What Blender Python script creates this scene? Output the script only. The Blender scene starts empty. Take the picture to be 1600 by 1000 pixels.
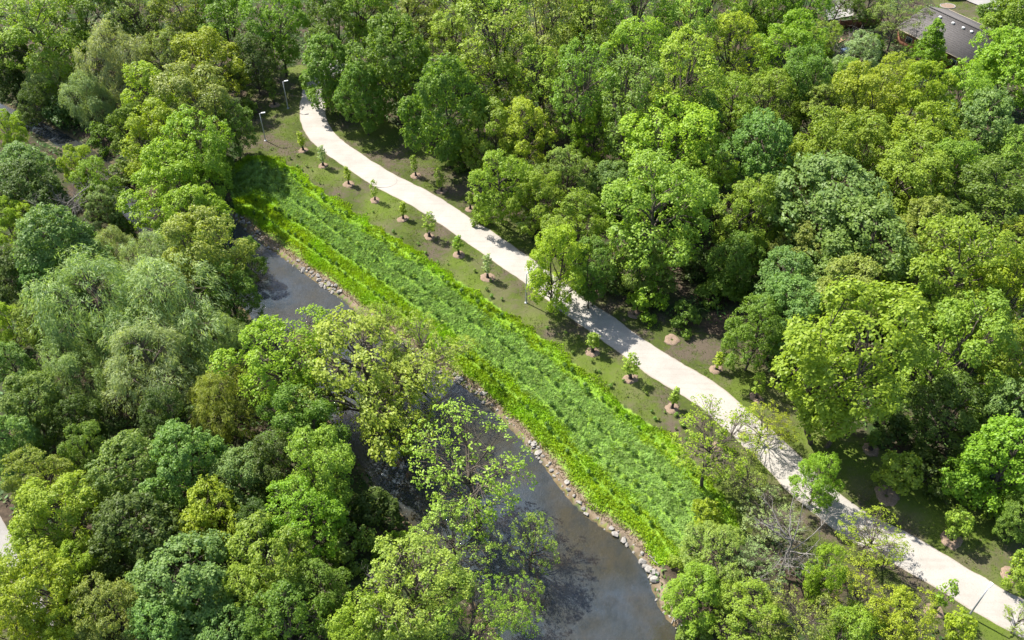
import bpy, math, random
import numpy as np

# ------------------------------------------------------------------ camera, sky, sun
SC = bpy.context.scene
COL = SC.collection
PITCH, FPX, CAMH = math.radians(43.5), 1400.0, 75.0      # drone camera: tilt below the horizon, focal length (1600 px wide), height
cam_d = bpy.data.cameras.new('camera'); cam = bpy.data.objects.new('camera', cam_d); COL.objects.link(cam)
cam.location = (0, 0, CAMH); cam.rotation_euler = (math.pi / 2 - PITCH, 0, 0)
cam_d.sensor_width = 36.0; cam_d.lens = 36.0 * FPX / 1600.0; cam_d.clip_start = 1.0; cam_d.clip_end = 6000.0
SC.camera = cam

SUN_EL, SHADOW_DIR = math.radians(53), math.radians(-37)   # shadows fall to the right and towards the camera
sv = np.array([-math.cos(SHADOW_DIR) * math.cos(SUN_EL), -math.sin(SHADOW_DIR) * math.cos(SUN_EL), math.sin(SUN_EL)])
world = bpy.data.worlds.new('World'); SC.world = world; world.use_nodes = True
wn = world.node_tree.nodes; wn.clear()
sky = wn.new('ShaderNodeTexSky'); sky.sky_type = 'NISHITA'; sky.sun_disc = False
sky.sun_elevation = SUN_EL; sky.sun_rotation = math.atan2(sv[0], sv[1]); sky.air_density = 1.0; sky.dust_density = 1.6
bg = wn.new('ShaderNodeBackground'); bg.inputs['Strength'].default_value = 0.115
wo = wn.new('ShaderNodeOutputWorld')
world.node_tree.links.new(sky.outputs[0], bg.inputs[0]); world.node_tree.links.new(bg.outputs[0], wo.inputs[0])
sun_d = bpy.data.lights.new('sun', 'SUN'); sun = bpy.data.objects.new('sun', sun_d); COL.objects.link(sun)
sun_d.energy = 5.0; sun_d.angle = math.radians(0.5); sun_d.color = (1.0, 0.95, 0.87)
from mathutils import Vector
sun.rotation_euler = Vector((-sv[0], -sv[1], -sv[2])).to_track_quat('-Z', 'Y').to_euler()
sun.location = (0, 80, 120)
SC.view_settings.view_transform = 'Standard'; SC.view_settings.look = 'None'
SC.view_settings.exposure = 1.25; SC.view_settings.gamma = 1.0
cy = SC.cycles
cy.max_bounces = 3; cy.diffuse_bounces = 2; cy.glossy_bounces = 2; cy.transmission_bounces = 2; cy.transparent_max_bounces = 6
cy.caustics_reflective = False; cy.caustics_refractive = False

# ------------------------------------------------------------------ helpers
rs = np.random.RandomState(7)
random.seed(7)
_F = np.array([0, math.cos(PITCH), -math.sin(PITCH)]); _U = np.array([0, math.sin(PITCH), math.cos(PITCH)])


def at(px, py, z=0.0):
    """world point at height z seen at photograph position (px, py)"""
    d = _F + np.array([1.0, 0, 0]) * (px - 800) / FPX + _U * (500 - py) / FPX
    t = (z - CAMH) / d[2]
    return np.array([0, 0, CAMH]) + d * t


def ats(pts, z=0.0):
    return np.array([at(x, y, z)[:2] for x, y in pts])


def px_per_m(P):
    return FPX / float((P - np.array([0, 0, CAMH])) @ _F)


def mesh_of(name, V, F, mat=None, tint=None, col=None, smooth=False):
    """V (n,3); F: one array (m,k) or a list of such arrays"""
    me = bpy.data.meshes.new(name)
    if not isinstance(F, list): F = [F]
    F = [np.asarray(f, dtype=np.int32) for f in F if len(f)]
    V = np.asarray(V, dtype=np.float32)
    me.vertices.add(len(V)); me.vertices.foreach_set('co', V.ravel())
    loops = np.concatenate([f.ravel() for f in F]); tot = np.concatenate([np.full(len(f), f.shape[1]) for f in F])
    me.loops.add(len(loops)); me.loops.foreach_set('vertex_index', loops.astype(np.int32))
    me.polygons.add(len(tot)); st = np.concatenate([[0], np.cumsum(tot)[:-1]])
    me.polygons.foreach_set('loop_start', st.astype(np.int32))
    me.polygons.foreach_set('loop_total', tot.astype(np.int32))
    if smooth: me.polygons.foreach_set('use_smooth', np.ones(len(tot), dtype=bool))
    me.update(calc_edges=True); me.validate()
    if tint is not None:
        a = me.attributes.new('tint', 'FLOAT', 'POINT'); a.data.foreach_set('value', np.asarray(tint, dtype=np.float32))
    if col is not None:
        a = me.attributes.new('gcol', 'FLOAT_COLOR', 'POINT'); a.data.foreach_set('color', np.asarray(col, dtype=np.float32).ravel())
    if mat: me.materials.append(mat)
    return me


def link(name, me, parent=None):
    o = bpy.data.objects.new(name, me); COL.objects.link(o)
    if parent: o.parent = parent
    return o


def tag(o, label=None, cat=None, group=None, kind=None):
    if label: o['label'] = label
    if cat: o['category'] = cat
    if group: o['group'] = group
    if kind: o['kind'] = kind
    return o


def empty(name, loc, rz=0.0):
    o = bpy.data.objects.new(name, None); COL.objects.link(o); o.location = loc; o.rotation_euler = (0, 0, rz); o.empty_display_size = .3
    return o


class MB:
    """collects boxes, tubes and rings into one mesh"""
    def __init__(s): s.V = []; s.F4 = []; s.F3 = []; s.n = 0
    def add(s, V, F):
        F = np.asarray(F) + s.n; (s.F4 if F.shape[1] == 4 else s.F3).append(F); s.V.append(np.asarray(V, float)); s.n += len(V)
    def box(s, c, d, rz=0.0):
        c = np.array(c, float); d = np.array(d, float) / 2
        v = np.array([[x, y, z] for z in (-1, 1) for y in (-1, 1) for x in (-1, 1)], float) * d
        cs, sn = math.cos(rz), math.sin(rz)
        v = np.stack([v[:, 0] * cs - v[:, 1] * sn, v[:, 0] * sn + v[:, 1] * cs, v[:, 2]], 1) + c
        s.add(v, [[0, 2, 3, 1], [4, 5, 7, 6], [0, 1, 5, 4], [2, 6, 7, 3], [0, 4, 6, 2], [1, 3, 7, 5]])
        return s
    def tube(s, P, R, k=6, cap=True):
        P = np.asarray(P, float); R = np.asarray(R, float) * np.ones(len(P))
        T = np.gradient(P, axis=0); T /= np.linalg.norm(T, axis=1, keepdims=True) + 1e-9
        ref = np.array([1, 0, 0.0]) if abs(T[0][0]) < .8 else np.array([0, 1, 0.0])
        A = np.cross(T, ref); A /= np.linalg.norm(A, axis=1, keepdims=True) + 1e-9; B = np.cross(T, A)
        an = np.arange(k) / k * 2 * math.pi
        v = P[:, None] + R[:, None, None] * (np.cos(an)[None, :, None] * A[:, None] + np.sin(an)[None, :, None] * B[:, None])
        n = len(P); i = np.arange(n - 1)[:, None] * k + np.arange(k)[None]; j = np.arange(n - 1)[:, None] * k + (np.arange(k)[None] + 1) % k
        f = np.stack([i, j, j + k, i + k], -1).reshape(-1, 4)
        base = s.n; s.add(v.reshape(-1, 3), f)
        if cap:
            for r0 in (0, (n - 1) * k):
                s.V.append(P[[0 if r0 == 0 else -1]]); c = s.n; s.n += 1
                s.F3.append(np.array([[base + r0 + q, base + r0 + (q + 1) % k, c] for q in range(k)]))
        return s
    def mesh(s, name, mat=None, smooth=False):
        F = []
        if s.F4: F.append(np.concatenate(s.F4))
        if s.F3: F.append(np.concatenate(s.F3))
        return mesh_of(name, np.concatenate(s.V), F, mat, smooth=smooth)
    def build(s, name, mat, parent=None, smooth=False):
        return link(name, s.mesh(name, mat, smooth), parent)


_lat = np.random.RandomState(3).rand(256, 256)


def vnoise(x, y, s=1.0, o=0.0):
    x = np.asarray(x) / s + 500.3 + o * 17.7; y = np.asarray(y) / s + 300.7 + o * 9.1
    xi = np.floor(x).astype(int); yi = np.floor(y).astype(int); fx = x - xi; fy = y - yi
    fx = fx * fx * (3 - 2 * fx); fy = fy * fy * (3 - 2 * fy)
    g = lambda a, b: _lat[a % 256, b % 256]
    return (g(xi, yi) * (1 - fx) + g(xi + 1, yi) * fx) * (1 - fy) + (g(xi, yi + 1) * (1 - fx) + g(xi + 1, yi + 1) * fx) * fy


def seg_dist(X, Y, L):
    """distance from points to polyline L"""
    best = np.full(X.shape, 1e9)
    for (ax, ay), (bx, by) in zip(L[:-1], L[1:]):
        dx, dy = bx - ax, by - ay; t = np.clip(((X - ax) * dx + (Y - ay) * dy) / (dx * dx + dy * dy + 1e-9), 0, 1)
        best = np.minimum(best, np.hypot(X - ax - t * dx, Y - ay - t * dy))
    return best


def inside(X, Y, P):
    r = np.zeros(X.shape, bool); n = len(P)
    for i in range(n):
        x1, y1 = P[i]; x2, y2 = P[(i + 1) % n]
        if y1 == y2: continue
        r ^= ((y1 > Y) != (y2 > Y)) & (X < (x2 - x1) * (Y - y1) / (y2 - y1) + x1)
    return r


def smooth_line(P, n=6):
    """Catmull-Rom through the points"""
    P = np.asarray(P, float); Q = np.vstack([2 * P[0] - P[1], P, 2 * P[-1] - P[-2]]); out = []
    for i in range(1, len(Q) - 2):
        for t in np.arange(n) / n:
            a, b, c, d = Q[i - 1], Q[i], Q[i + 1], Q[i + 2]
            out.append(.5 * (2 * b + (c - a) * t + (2 * a - 5 * b + 4 * c - d) * t * t + (3 * b - a - 3 * c + d) * t ** 3))
    out.append(P[-1]); return np.array(out)


sstep = lambda t: np.clip(t, 0, 1) ** 2 * (3 - 2 * np.clip(t, 0, 1))

# ------------------------------------------------------------------ materials


class NT:
    def __init__(s, name):
        s.m = bpy.data.materials.new(name); s.m.use_nodes = True; s.t = s.m.node_tree; s.t.nodes.clear()
        s.out = s.t.nodes.new('ShaderNodeOutputMaterial')
    def n(s, typ, **kw):
        o = s.t.nodes.new('ShaderNode' + typ)
        for k, v in kw.items():
            if k in o.inputs.keys() if isinstance(k, str) else False: o.inputs[k].default_value = v
            else: setattr(o, k, v)
        return o
    def l(s, a, b): s.t.links.new(a, b)
    def mix(s, a, b, fac, blend='MIX'):
        o = s.t.nodes.new('ShaderNodeMix'); o.data_type = 'RGBA'; o.blend_type = blend
        for sock, v in ((o.inputs[6], a), (o.inputs[7], b), (o.inputs[0], fac)):
            if isinstance(v, (int, float)): sock.default_value = v
            elif isinstance(v, tuple): sock.default_value = (*v, 1)
            else: s.l(v, sock)
        return o.outputs[2]
    def noise(s, scale, detail=4, rough=.55, coord=None):
        o = s.t.nodes.new('ShaderNodeTexNoise'); o.inputs['Scale'].default_value = scale; o.inputs['Detail'].default_value = detail; o.inputs['Roughness'].default_value = rough
        if coord is not None: s.l(coord, o.inputs['Vector'])
        return o.outputs[0]
    def ramp(s, v, lo, hi):
        o = s.t.nodes.new('ShaderNodeMapRange'); o.inputs[1].default_value = lo; o.inputs[2].default_value = hi; s.l(v, o.inputs[0]); return o.outputs[0]
    def math(s, op, a, b):
        o = s.t.nodes.new('ShaderNodeMath'); o.operation = op
        for i, v in enumerate((a, b)):
            if isinstance(v, (int, float)): o.inputs[i].default_value = v
            else: s.l(v, o.inputs[i])
        return o.outputs[0]
    def pbr(s, col, rough=.8, spec=.3, bump=None, bstr=.4, bdist=.1, metal=0.0):
        p = s.t.nodes.new('ShaderNodeBsdfPrincipled'); p.inputs['Roughness'].default_value = rough; p.inputs['Specular IOR Level'].default_value = spec; p.inputs['Metallic'].default_value = metal
        if isinstance(col, tuple): p.inputs['Base Color'].default_value = (*col, 1)
        else: s.l(col, p.inputs['Base Color'])
        if bump is not None:
            b = s.t.nodes.new('ShaderNodeBump'); b.inputs['Strength'].default_value = bstr; b.inputs['Distance'].default_value = bdist
            s.l(bump, b.inputs['Height']); s.l(b.outputs[0], p.inputs['Normal'])
        return p
    def done(s, sh): s.l(sh.outputs[0], s.out.inputs['Surface']); return s.m
    def pos(s): return s.t.nodes.new('ShaderNodeNewGeometry').outputs['Position']
    def obj(s): return s.t.nodes.new('ShaderNodeTexCoord').outputs['Object']


def leaf_shader(T, c, trans=.46, rough=.5, spec=.3):
    p = T.pbr(c, rough, spec)
    tr = T.t.nodes.new('ShaderNodeBsdfTranslucent'); T.l(T.mix(c, (1.25, 1.3, .55), 1.0, 'MULTIPLY'), tr.inputs[0])
    m = T.t.nodes.new('ShaderNodeMixShader'); m.inputs[0].default_value = trans
    T.l(p.outputs[0], m.inputs[1]); T.l(tr.outputs[0], m.inputs[2]); return m


def leaf_mat():
    """the leaf colour of each tree is its object colour, varied leaf by leaf"""
    T = NT('leaf'); oi = T.n('ObjectInfo'); at_ = T.n('Attribute', attribute_name='tint')
    lo = T.mix(oi.outputs['Color'], (.62, .72, .85), 1.0, 'MULTIPLY'); hi = T.mix(oi.outputs['Color'], (1.32, 1.26, .95), 1.0, 'MULTIPLY')
    return T.done(leaf_shader(T, T.mix(lo, hi, at_.outputs['Fac'])))


def vcol_mat(name, trans=.3, rough=.55):
    T = NT(name); a = T.n('Attribute', attribute_name='gcol')
    return T.done(leaf_shader(T, a.outputs['Color'], trans, rough))


def noisy(name, a, b, scale, rough=.85, spec=.2, bstr=.3, bdist=.03, lo=.3, hi=.7, metal=0.0, detail=5):
    T = NT(name); c = T.obj(); f = T.noise(scale, detail, .6, c)
    return T.done(T.pbr(T.mix(a, b, T.ramp(f, lo, hi)), rough, spec, f, bstr, bdist, metal))


M_LEAF = leaf_mat()
M_GRASS = vcol_mat('grass_blade')
M_UNDER = vcol_mat('undergrowth_leaf', .25)
M_BARK = noisy('bark', (.055, .045, .035), (.15, .125, .1), 6, .95, .1, .6, .05)
M_BARKG = noisy('dead_wood', (.12, .11, .098), (.26, .24, .215), 6, .95, .1, .5, .03)
M_MULCH = noisy('wood_mulch', (.13, .095, .068), (.28, .205, .15), 9, .95, .1, .8, .06)
M_GUARD = noisy('tree_guard_plastic', (.014, .013, .012), (.04, .035, .03), 8, .6, .3, .1, .01)
M_ROCK = noisy('limestone_rock', (.12, .112, .102), (.34, .318, .288), 3.2, .9, .2, .6, .06, .25, .75)
M_METAL = noisy('galvanised_steel', (.3, .31, .32), (.4, .41, .42), 3, .5, .4, .05, .01, metal=.3)
M_LAMPHEAD = noisy('lamp_head_paint', (.62, .63, .64), (.75, .76, .77), 4, .4, .4, .02, .01)
M_LENS = noisy('lamp_lens', (.5, .5, .48), (.6, .6, .58), 4, .2, .5, .0, .01)


def path_mat(name, a, b, c):
    """pale grit; brown soil is trodden in along its edges (attribute tint: 1 at the edge)"""
    T = NT(name); p = T.pos(); ed = T.n('Attribute', attribute_name='tint').outputs['Fac']
    f1 = T.noise(.35, 5, .6, p); f2 = T.noise(9, 6, .7, p); f3 = T.noise(60, 2, .5, p)
    col = T.mix(a, b, T.ramp(f1, .32, .68)); col = T.mix(col, c, T.math('MULTIPLY', T.ramp(f2, .48, .75), .7))
    sc = T.n('Mapping'); T.l(p, sc.inputs[0]); sc.inputs['Rotation'].default_value = (0, 0, .9); sc.inputs['Scale'].default_value = (.12, 2.2, 1)
    tr = T.noise(1.0, 3, .5, sc.outputs[0]); col = T.mix(col, c, T.math('MULTIPLY', T.ramp(tr, .52, .75), .35))
    col = T.mix(col, (.2, .155, .11), T.ramp(T.math('ADD', ed, T.math('MULTIPLY', T.math('SUBTRACT', f2, .5), 1.1)), .62, 1.15))
    return T.done(T.pbr(col, .92, .15, f3, .5, .02))


M_PATH = path_mat('crushed_limestone', (.28, .26, .232), (.345, .322, .29), (.2, .182, .158))
M_CONC = path_mat('pale_concrete', (.22, .21, .195), (.27, .257, .24), (.18, .168, .15))


def ground_mat():
    """zones of the ground: R mown verge, G grass bank, B dry bank edge, A river bed; forest floor elsewhere"""
    T = NT('ground'); p = T.pos()
    a = T.n('Attribute', attribute_name='gcol'); s = T.n('SeparateColor'); T.l(a.outputs['Color'], s.inputs[0])
    n1 = T.noise(.25, 5, .6, p); n2 = T.noise(1.6, 5, .65, p); n3 = T.noise(12, 4, .6, p); n4 = T.noise(.08, 3, .5, p)
    floor = T.mix((.04, .031, .022), (.09, .067, .047), T.ramp(n2, .35, .7)); floor = T.mix(floor, (.028, .05, .014), T.ramp(n1, .42, .6))
    lawn = T.mix((.062, .08, .017), (.04, .056, .014), T.ramp(n2, .35, .65)); soil = T.mix((.066, .052, .038), (.108, .088, .064), n3)
    lawn = T.mix(lawn, soil, T.ramp(T.math('ADD', T.math('MULTIPLY', n1, .7), T.math('MULTIPLY', n2, .4)), .5, .63)); lawn = T.mix(lawn, (.1, .145, .018), T.math('MULTIPLY', T.ramp(n4, .48, .64), .6))
    bank = T.mix((.12, .23, .035), (.2, .31, .03), T.ramp(n2, .3, .7))
    dry = T.mix((.13, .098, .07), (.24, .19, .14), T.ramp(n2, .3, .7)); dry = T.mix(dry, (.14, .1, .065), T.ramp(n3, .55, .75))
    bed = T.mix((.075, .06, .035), (.17, .125, .06), T.ramp(n2, .3, .7)); bed = T.mix(bed, (.05, .05, .038), T.ramp(n1, .42, .62))
    br = lambda m: T.ramp(T.math('ADD', m, T.math('MULTIPLY', T.math('SUBTRACT', n2, .5), .9)), .35, .65)
    c = T.mix(floor, lawn, br(s.outputs[0])); c = T.mix(c, bank, br(s.outputs[1])); c = T.mix(c, dry, br(s.outputs[2])); c = T.mix(c, bed, a.outputs['Alpha'])
    h = T.math('ADD', n3, T.math('MULTIPLY', n2, 1.5))
    return T.done(T.pbr(c, .95, .1, h, .7, .08))


M_GROUND = ground_mat()


def water_mat():
    T = NT('river_water'); p = T.pos()
    n1 = T.noise(.11, 4, .6, p); n2 = T.noise(.5, 5, .65, p); n3 = T.noise(2.2, 4, .55, p); n4 = T.noise(6, 3, .5, p)
    c = T.mix((.046, .062, .078), (.044, .042, .026), T.ramp(n1, .4, .62)); c = T.mix(c, (.026, .031, .03), T.math('MULTIPLY', T.ramp(n2, .48, .68), .7))
    h = T.math('ADD', T.math('MULTIPLY', n3, .7), T.math('MULTIPLY', n4, .3))
    w = T.pbr(c, .06, .9, h, .6, .14); w.inputs['IOR'].default_value = 1.4
    tr = T.n('BsdfTransparent'); tr.inputs[0].default_value = (.72, .66, .5, 1)
    lw = T.n('LayerWeight'); lw.inputs[0].default_value = .5
    m = T.t.nodes.new('ShaderNodeMixShader'); m.inputs[0].default_value = .62
    T.l(tr.outputs[0], m.inputs[1]); T.l(w.outputs[0], m.inputs[2]); return T.done(m)


M_WATER = water_mat()

# ------------------------------------------------------------------ terrain
WL = -1.7                                                  # water level below the path
RB = [(-60, 142), (0, 160), (110, 212), (180, 258), (222, 305), (290, 332), (365, 343), (395, 368), (440, 400), (485, 432), (530, 464), (562, 490), (600, 518), (645, 545), (690, 580), (735, 610), (765, 636), (805, 675),
      (850, 725), (880, 765), (908, 797), (945, 825), (975, 845), (996, 868), (1015, 900), (1028, 940), (1050, 972), (1090, 1005), (1180, 1090), (1300, 1200)]
LB = [(-60, 170), (0, 186), (60, 212), (120, 250), (165, 300), (205, 352), (260, 392), (330, 436), (420, 530), (500, 640), (590, 765), (635, 815), (665, 852), (740, 945), (800, 1020), (900, 1130), (1000, 1240)]
RBW = smooth_line(ats(RB, WL)); LBW = smooth_line(ats(LB, WL))
RIVER = np.vstack([RBW, LBW[::-1]])
PATHC = [(545, 95), (505, 118), (490, 150), (489, 185), (508, 217), (548, 248), (600, 281), (665, 315), (762, 380), (845, 438), (930, 500), (1030, 570), (1110, 622), (1200, 700), (1262, 762), (1330, 815), (1410, 858), (1480, 898), (1560, 945), (1640, 990), (1760, 1065)]
PCW = smooth_line(ats(PATHC), 10); PATH_W = 4.1
P2W = smooth_line(ats([(-70, 690), (-40, 765), (0, 835), (28, 890), (54, 945), (84, 1005), (120, 1080)]), 8)
UP = [(352, 268), (385, 246), (430, 250), (470, 274), (520, 312), (575, 348), (630, 380), (690, 424), (745, 457), (805, 500), (870, 545), (935, 603), (1000, 652), (1050, 688), (1085, 722), (1130, 780), (1160, 830)]
UPW = smooth_line(ats(UP, -.1))
i0 = int(np.argmin(np.hypot(*(RBW - at(372, 349, WL)[:2]).T))); i1 = int(np.argmin(np.hypot(*(RBW - at(1012, 893, WL)[:2]).T)))
RBB = RBW[i0:i1 + 1]
BANK = np.vstack([RBB, UPW[::-1]])
VERGE = np.vstack([ats([(400, 120), (372, 175), (380, 235)]), UPW, ats([(1215, 850), (1330, 905), (1420, 955), (1500, 1010), (1560, 1060), (1800, 1060), (1760, 960), (1600, 848), (1560, 800), (1480, 775), (1400, 715), (1290, 660), (1200, 580), (1110, 525),
                   (1010, 478), (930, 440), (840, 385), (775, 318), (730, 262), (640, 205), (560, 170), (530, 120), (470, 100)])])
LAWN2 = ats([(-140, 800), (-60, 790), (0, 845), (22, 905), (55, 985), (80, 1060), (-100, 1060)])
YARD = ats([(1420, -80), (1450, -10), (1470, 20), (1560, 62), (1640, 60), (1700, -60)])


def bank_u(X, Y):
    a = seg_dist(X, Y, RBB); b = seg_dist(X, Y, UPW); return a / (a + b + 1e-6)


def ground_z(X, Y):
    X = np.atleast_1d(np.asarray(X, float)); Y = np.atleast_1d(np.asarray(Y, float))
    dr = seg_dist(X, Y, RBW); dl = seg_dist(X, Y, LBW); ins = inside(X, Y, RIVER); dp = np.minimum(seg_dist(X, Y, PCW), seg_dist(X, Y, P2W))
    rough = (vnoise(X, Y, 6, 1) - .5) * .35 + (vnoise(X, Y, 1.7, 2) - .5) * .16
    k = sstep((dp - 3.0) / 5)
    hr = WL + .05 + .5 * sstep(dr / 1.3) + (-WL - .55) * sstep((dr - .6) / 13.0)
    hl = WL + .05 + (-WL - .05) * sstep(dl / 4.0)
    h = np.where(dr < dl, hr, hl)
    h = h * np.where(dr < dl, sstep((dp - 2.6) / 2.5), 1.0) + rough * k * sstep(np.minimum(dr, dl) / 4)
    bed = WL - 1.0 * sstep(np.minimum(dr, dl) / 3.5) + (vnoise(X, Y, 2.2, 4) - .5) * .2 * sstep(np.minimum(dr, dl) / 2)
    return np.where(ins, bed, h)




def axis(a, b, step, far):
    m = np.arange(a, b + .01, step); o = [step * 1.6]
    while sum(o) < far: o.append(o[-1] * 1.55)
    o = np.cumsum(o); return np.concatenate([a - o[::-1], m, b + o])


gx = axis(-118, 118, .62, 2400); gy = axis(24, 190, .62, 2600)
GX, GY = np.meshgrid(gx, gy); GZ = ground_z(GX.ravel(), GY.ravel()).reshape(GX.shape)
X, Y = GX.ravel(), GY.ravel()


def gzf(x, y):
    """height of the ground mesh, read from its grid"""
    x = np.atleast_1d(np.asarray(x, float)); y = np.atleast_1d(np.asarray(y, float))
    i = np.clip(np.searchsorted(gx, x) - 1, 0, len(gx) - 2); j = np.clip(np.searchsorted(gy, y) - 1, 0, len(gy) - 2)
    fx = np.clip((x - gx[i]) / (gx[i + 1] - gx[i]), 0, 1); fy = np.clip((y - gy[j]) / (gy[j + 1] - gy[j]), 0, 1)
    return (GZ[j, i] * (1 - fx) + GZ[j, i + 1] * fx) * (1 - fy) + (GZ[j + 1, i] * (1 - fx) + GZ[j + 1, i + 1] * fx) * fy


def gz(x, y): return float(gzf(x, y)[0])



def mask(poly, feather):
    d = seg_dist(X, Y, np.vstack([poly, poly[:1]])); return np.clip(.5 + np.where(inside(X, Y, poly), d, -d) / feather, 0, 1)


m_lawn = np.maximum.reduce([mask(VERGE, 1.6), mask(LAWN2, .6), mask(YARD, .8)]); m_bank = mask(BANK, 1.0)
ub = bank_u(X, Y); dR = seg_dist(X, Y, RBW); dL = seg_dist(X, Y, LBW); m_riv = inside(X, Y, RIVER)
m_dry = np.where(m_riv, 0, np.maximum(np.clip(1.25 - dR / 1.5, 0, 1) * (X > RBW[i0][0] - 6), .8 * np.clip(1 - dL / 1.2, 0, 1)))
gc = np.stack([m_lawn, m_bank, m_dry, np.where(m_riv, 1.0, np.clip(1 - np.minimum(dR, dL) / .35, 0, 1))], 1)
ny, nx = GX.shape; ii = (np.arange(ny - 1)[:, None] * nx + np.arange(nx - 1)[None]).ravel()
ground = link('ground', mesh_of('ground', np.stack([X, Y, GZ.ravel()], 1), np.stack([ii, ii + 1, ii + nx + 1, ii + nx], 1), M_GROUND, col=gc, smooth=True))
tag(ground, kind='structure')


def ribbon(name, C, width, mat, z=.02, n=8, wob=.12, zf=None, crown=.03):
    # resample evenly
    s = np.concatenate([[0], np.cumsum(np.hypot(*np.diff(C, axis=0).T))]); t = np.arange(0, s[-1], .5)
    C = np.stack([np.interp(t, s, C[:, 0]), np.interp(t, s, C[:, 1])], 1)
    T = np.gradient(C, axis=0); T /= np.linalg.norm(T, axis=1, keepdims=True); N = np.stack([T[:, 1], -T[:, 0]], 1)
    V = []
    for k in range(n + 1):
        q = k / n * 2 - 1
        e = (vnoise(t, t * 0, 1.6, 5 + (q > 0)) - .5) * 2 * wob + (vnoise(t, t * 0, 7, 8 + (q > 0)) - .5) * 3 * wob + (vnoise(t, t * 0, .5, 12 + (q > 0)) - .5) * wob if abs(q) == 1 else 0
        p = C + N * (q * width / 2 + e * np.sign(q) if abs(q) == 1 else q * width / 2)[:, None] if abs(q) == 1 else C + N * (q * width / 2)
        g = gzf(p[:, 0], p[:, 1]); V.append(np.stack([p[:, 0], p[:, 1], np.maximum(g, 0) + z + crown * (1 - q * q) - (.035 if abs(q) == 1 else 0)], 1))
    V = np.stack(V, 1); m = len(C); i = (np.arange(m - 1)[:, None] * (n + 1) + np.arange(n)[None]).ravel()
    return tag(link(name, mesh_of(name, V.reshape(-1, 3), np.stack([i, i + 1, i + n + 2, i + n + 1], 1), mat, smooth=True, tint=np.tile(np.abs(np.linspace(-1, 1, n + 1)) ** 6, m))), kind='structure'), C, N


path, PC, PN = ribbon('path', PCW, PATH_W, M_PATH, .03)
path2, _, _ = ribbon('footpath', P2W, 1.5, M_CONC, .03, wob=.05)
# curved seam across the path surface
sm = MB(); c0 = at(600, 284); arc = [c0 + np.array([1.9 * math.cos(a), 1.5 * math.sin(a), 0]) for a in np.linspace(-2.2, .4, 14)]
sm.tube([np.array([p[0], p[1], .052]) for p in arc], .035, 4)
sm.build('seam', noisy('seam_dark', (.2, .18, .16), (.3, .27, .24), 5), path)

wv = np.vstack([RBW + np.array([.0, .0]), LBW])
n = 90
ra = np.stack([np.interp(np.linspace(0, 1, n), np.linspace(0, 1, len(RBW)), RBW[:, i]) for i in (0, 1)], 1)
la = np.stack([np.interp(np.linspace(0, 1, n), np.linspace(0, 1, len(LBW)), LBW[:, i]) for i in (0, 1)], 1)
dv = ra - la; dv /= np.linalg.norm(dv, axis=1, keepdims=True)
ra2, la2 = ra + dv * 1.6, la - dv * 1.6
V = np.stack([np.concatenate([np.stack([la2 + (ra2 - la2) * q, ], 0)[0], np.full((n, 1), WL)], 1) for q in np.linspace(0, 1, 9)], 1)
i = (np.arange(n - 1)[:, None] * 9 + np.arange(8)[None]).ravel()
tag(link('river', mesh_of('river', V.reshape(-1, 3), np.stack([i, i + 9, i + 10, i + 1], 1), M_WATER, smooth=True)), kind='structure')

# ------------------------------------------------------------------ leaves and trees


def unit(v): return v / (np.linalg.norm(v, axis=-1, keepdims=True) + 1e-9)


def leaves(P, N, L, W, tint, r, axis=None):
    """one four-cornered leaf for each point"""
    m = len(P); N = unit(N); t = unit(np.cross(N, r.normal(size=(m, 3)))) if axis is None else unit(axis - N * np.sum(axis * N, 1, keepdims=True)); b = np.cross(N, t)
    L = np.asarray(L).reshape(-1, 1) * np.ones((m, 1)); W = np.asarray(W).reshape(-1, 1) * np.ones((m, 1))
    V = np.stack([P - t * L / 2, P + b * W / 2 - N * W * .18, P + t * L / 2 - N * L * .12, P - b * W / 2 - N * W * .18], 1).reshape(-1, 3)
    F = np.arange(m * 4).reshape(m, 4)
    return V, F, np.repeat(tint, 4)


PROTO = {}


def limb(mb, a, b, r0, r1, r, k=5, sag=.12, n=5):
    a, b = np.array(a, float), np.array(b, float); d = np.linalg.norm(b - a); t = np.linspace(0, 1, n)[:, None]
    off = r.normal(size=3) * d * .07; off[2] += d * sag
    P = a + (b - a) * t + off * (t * (1 - t) * 4) * .6 + r.normal(size=(n, 3)) * d * .018 * (t * (1 - t) * 4)
    mb.tube(P, np.linspace(r0, r1, n), k, cap=False); return P


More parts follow.
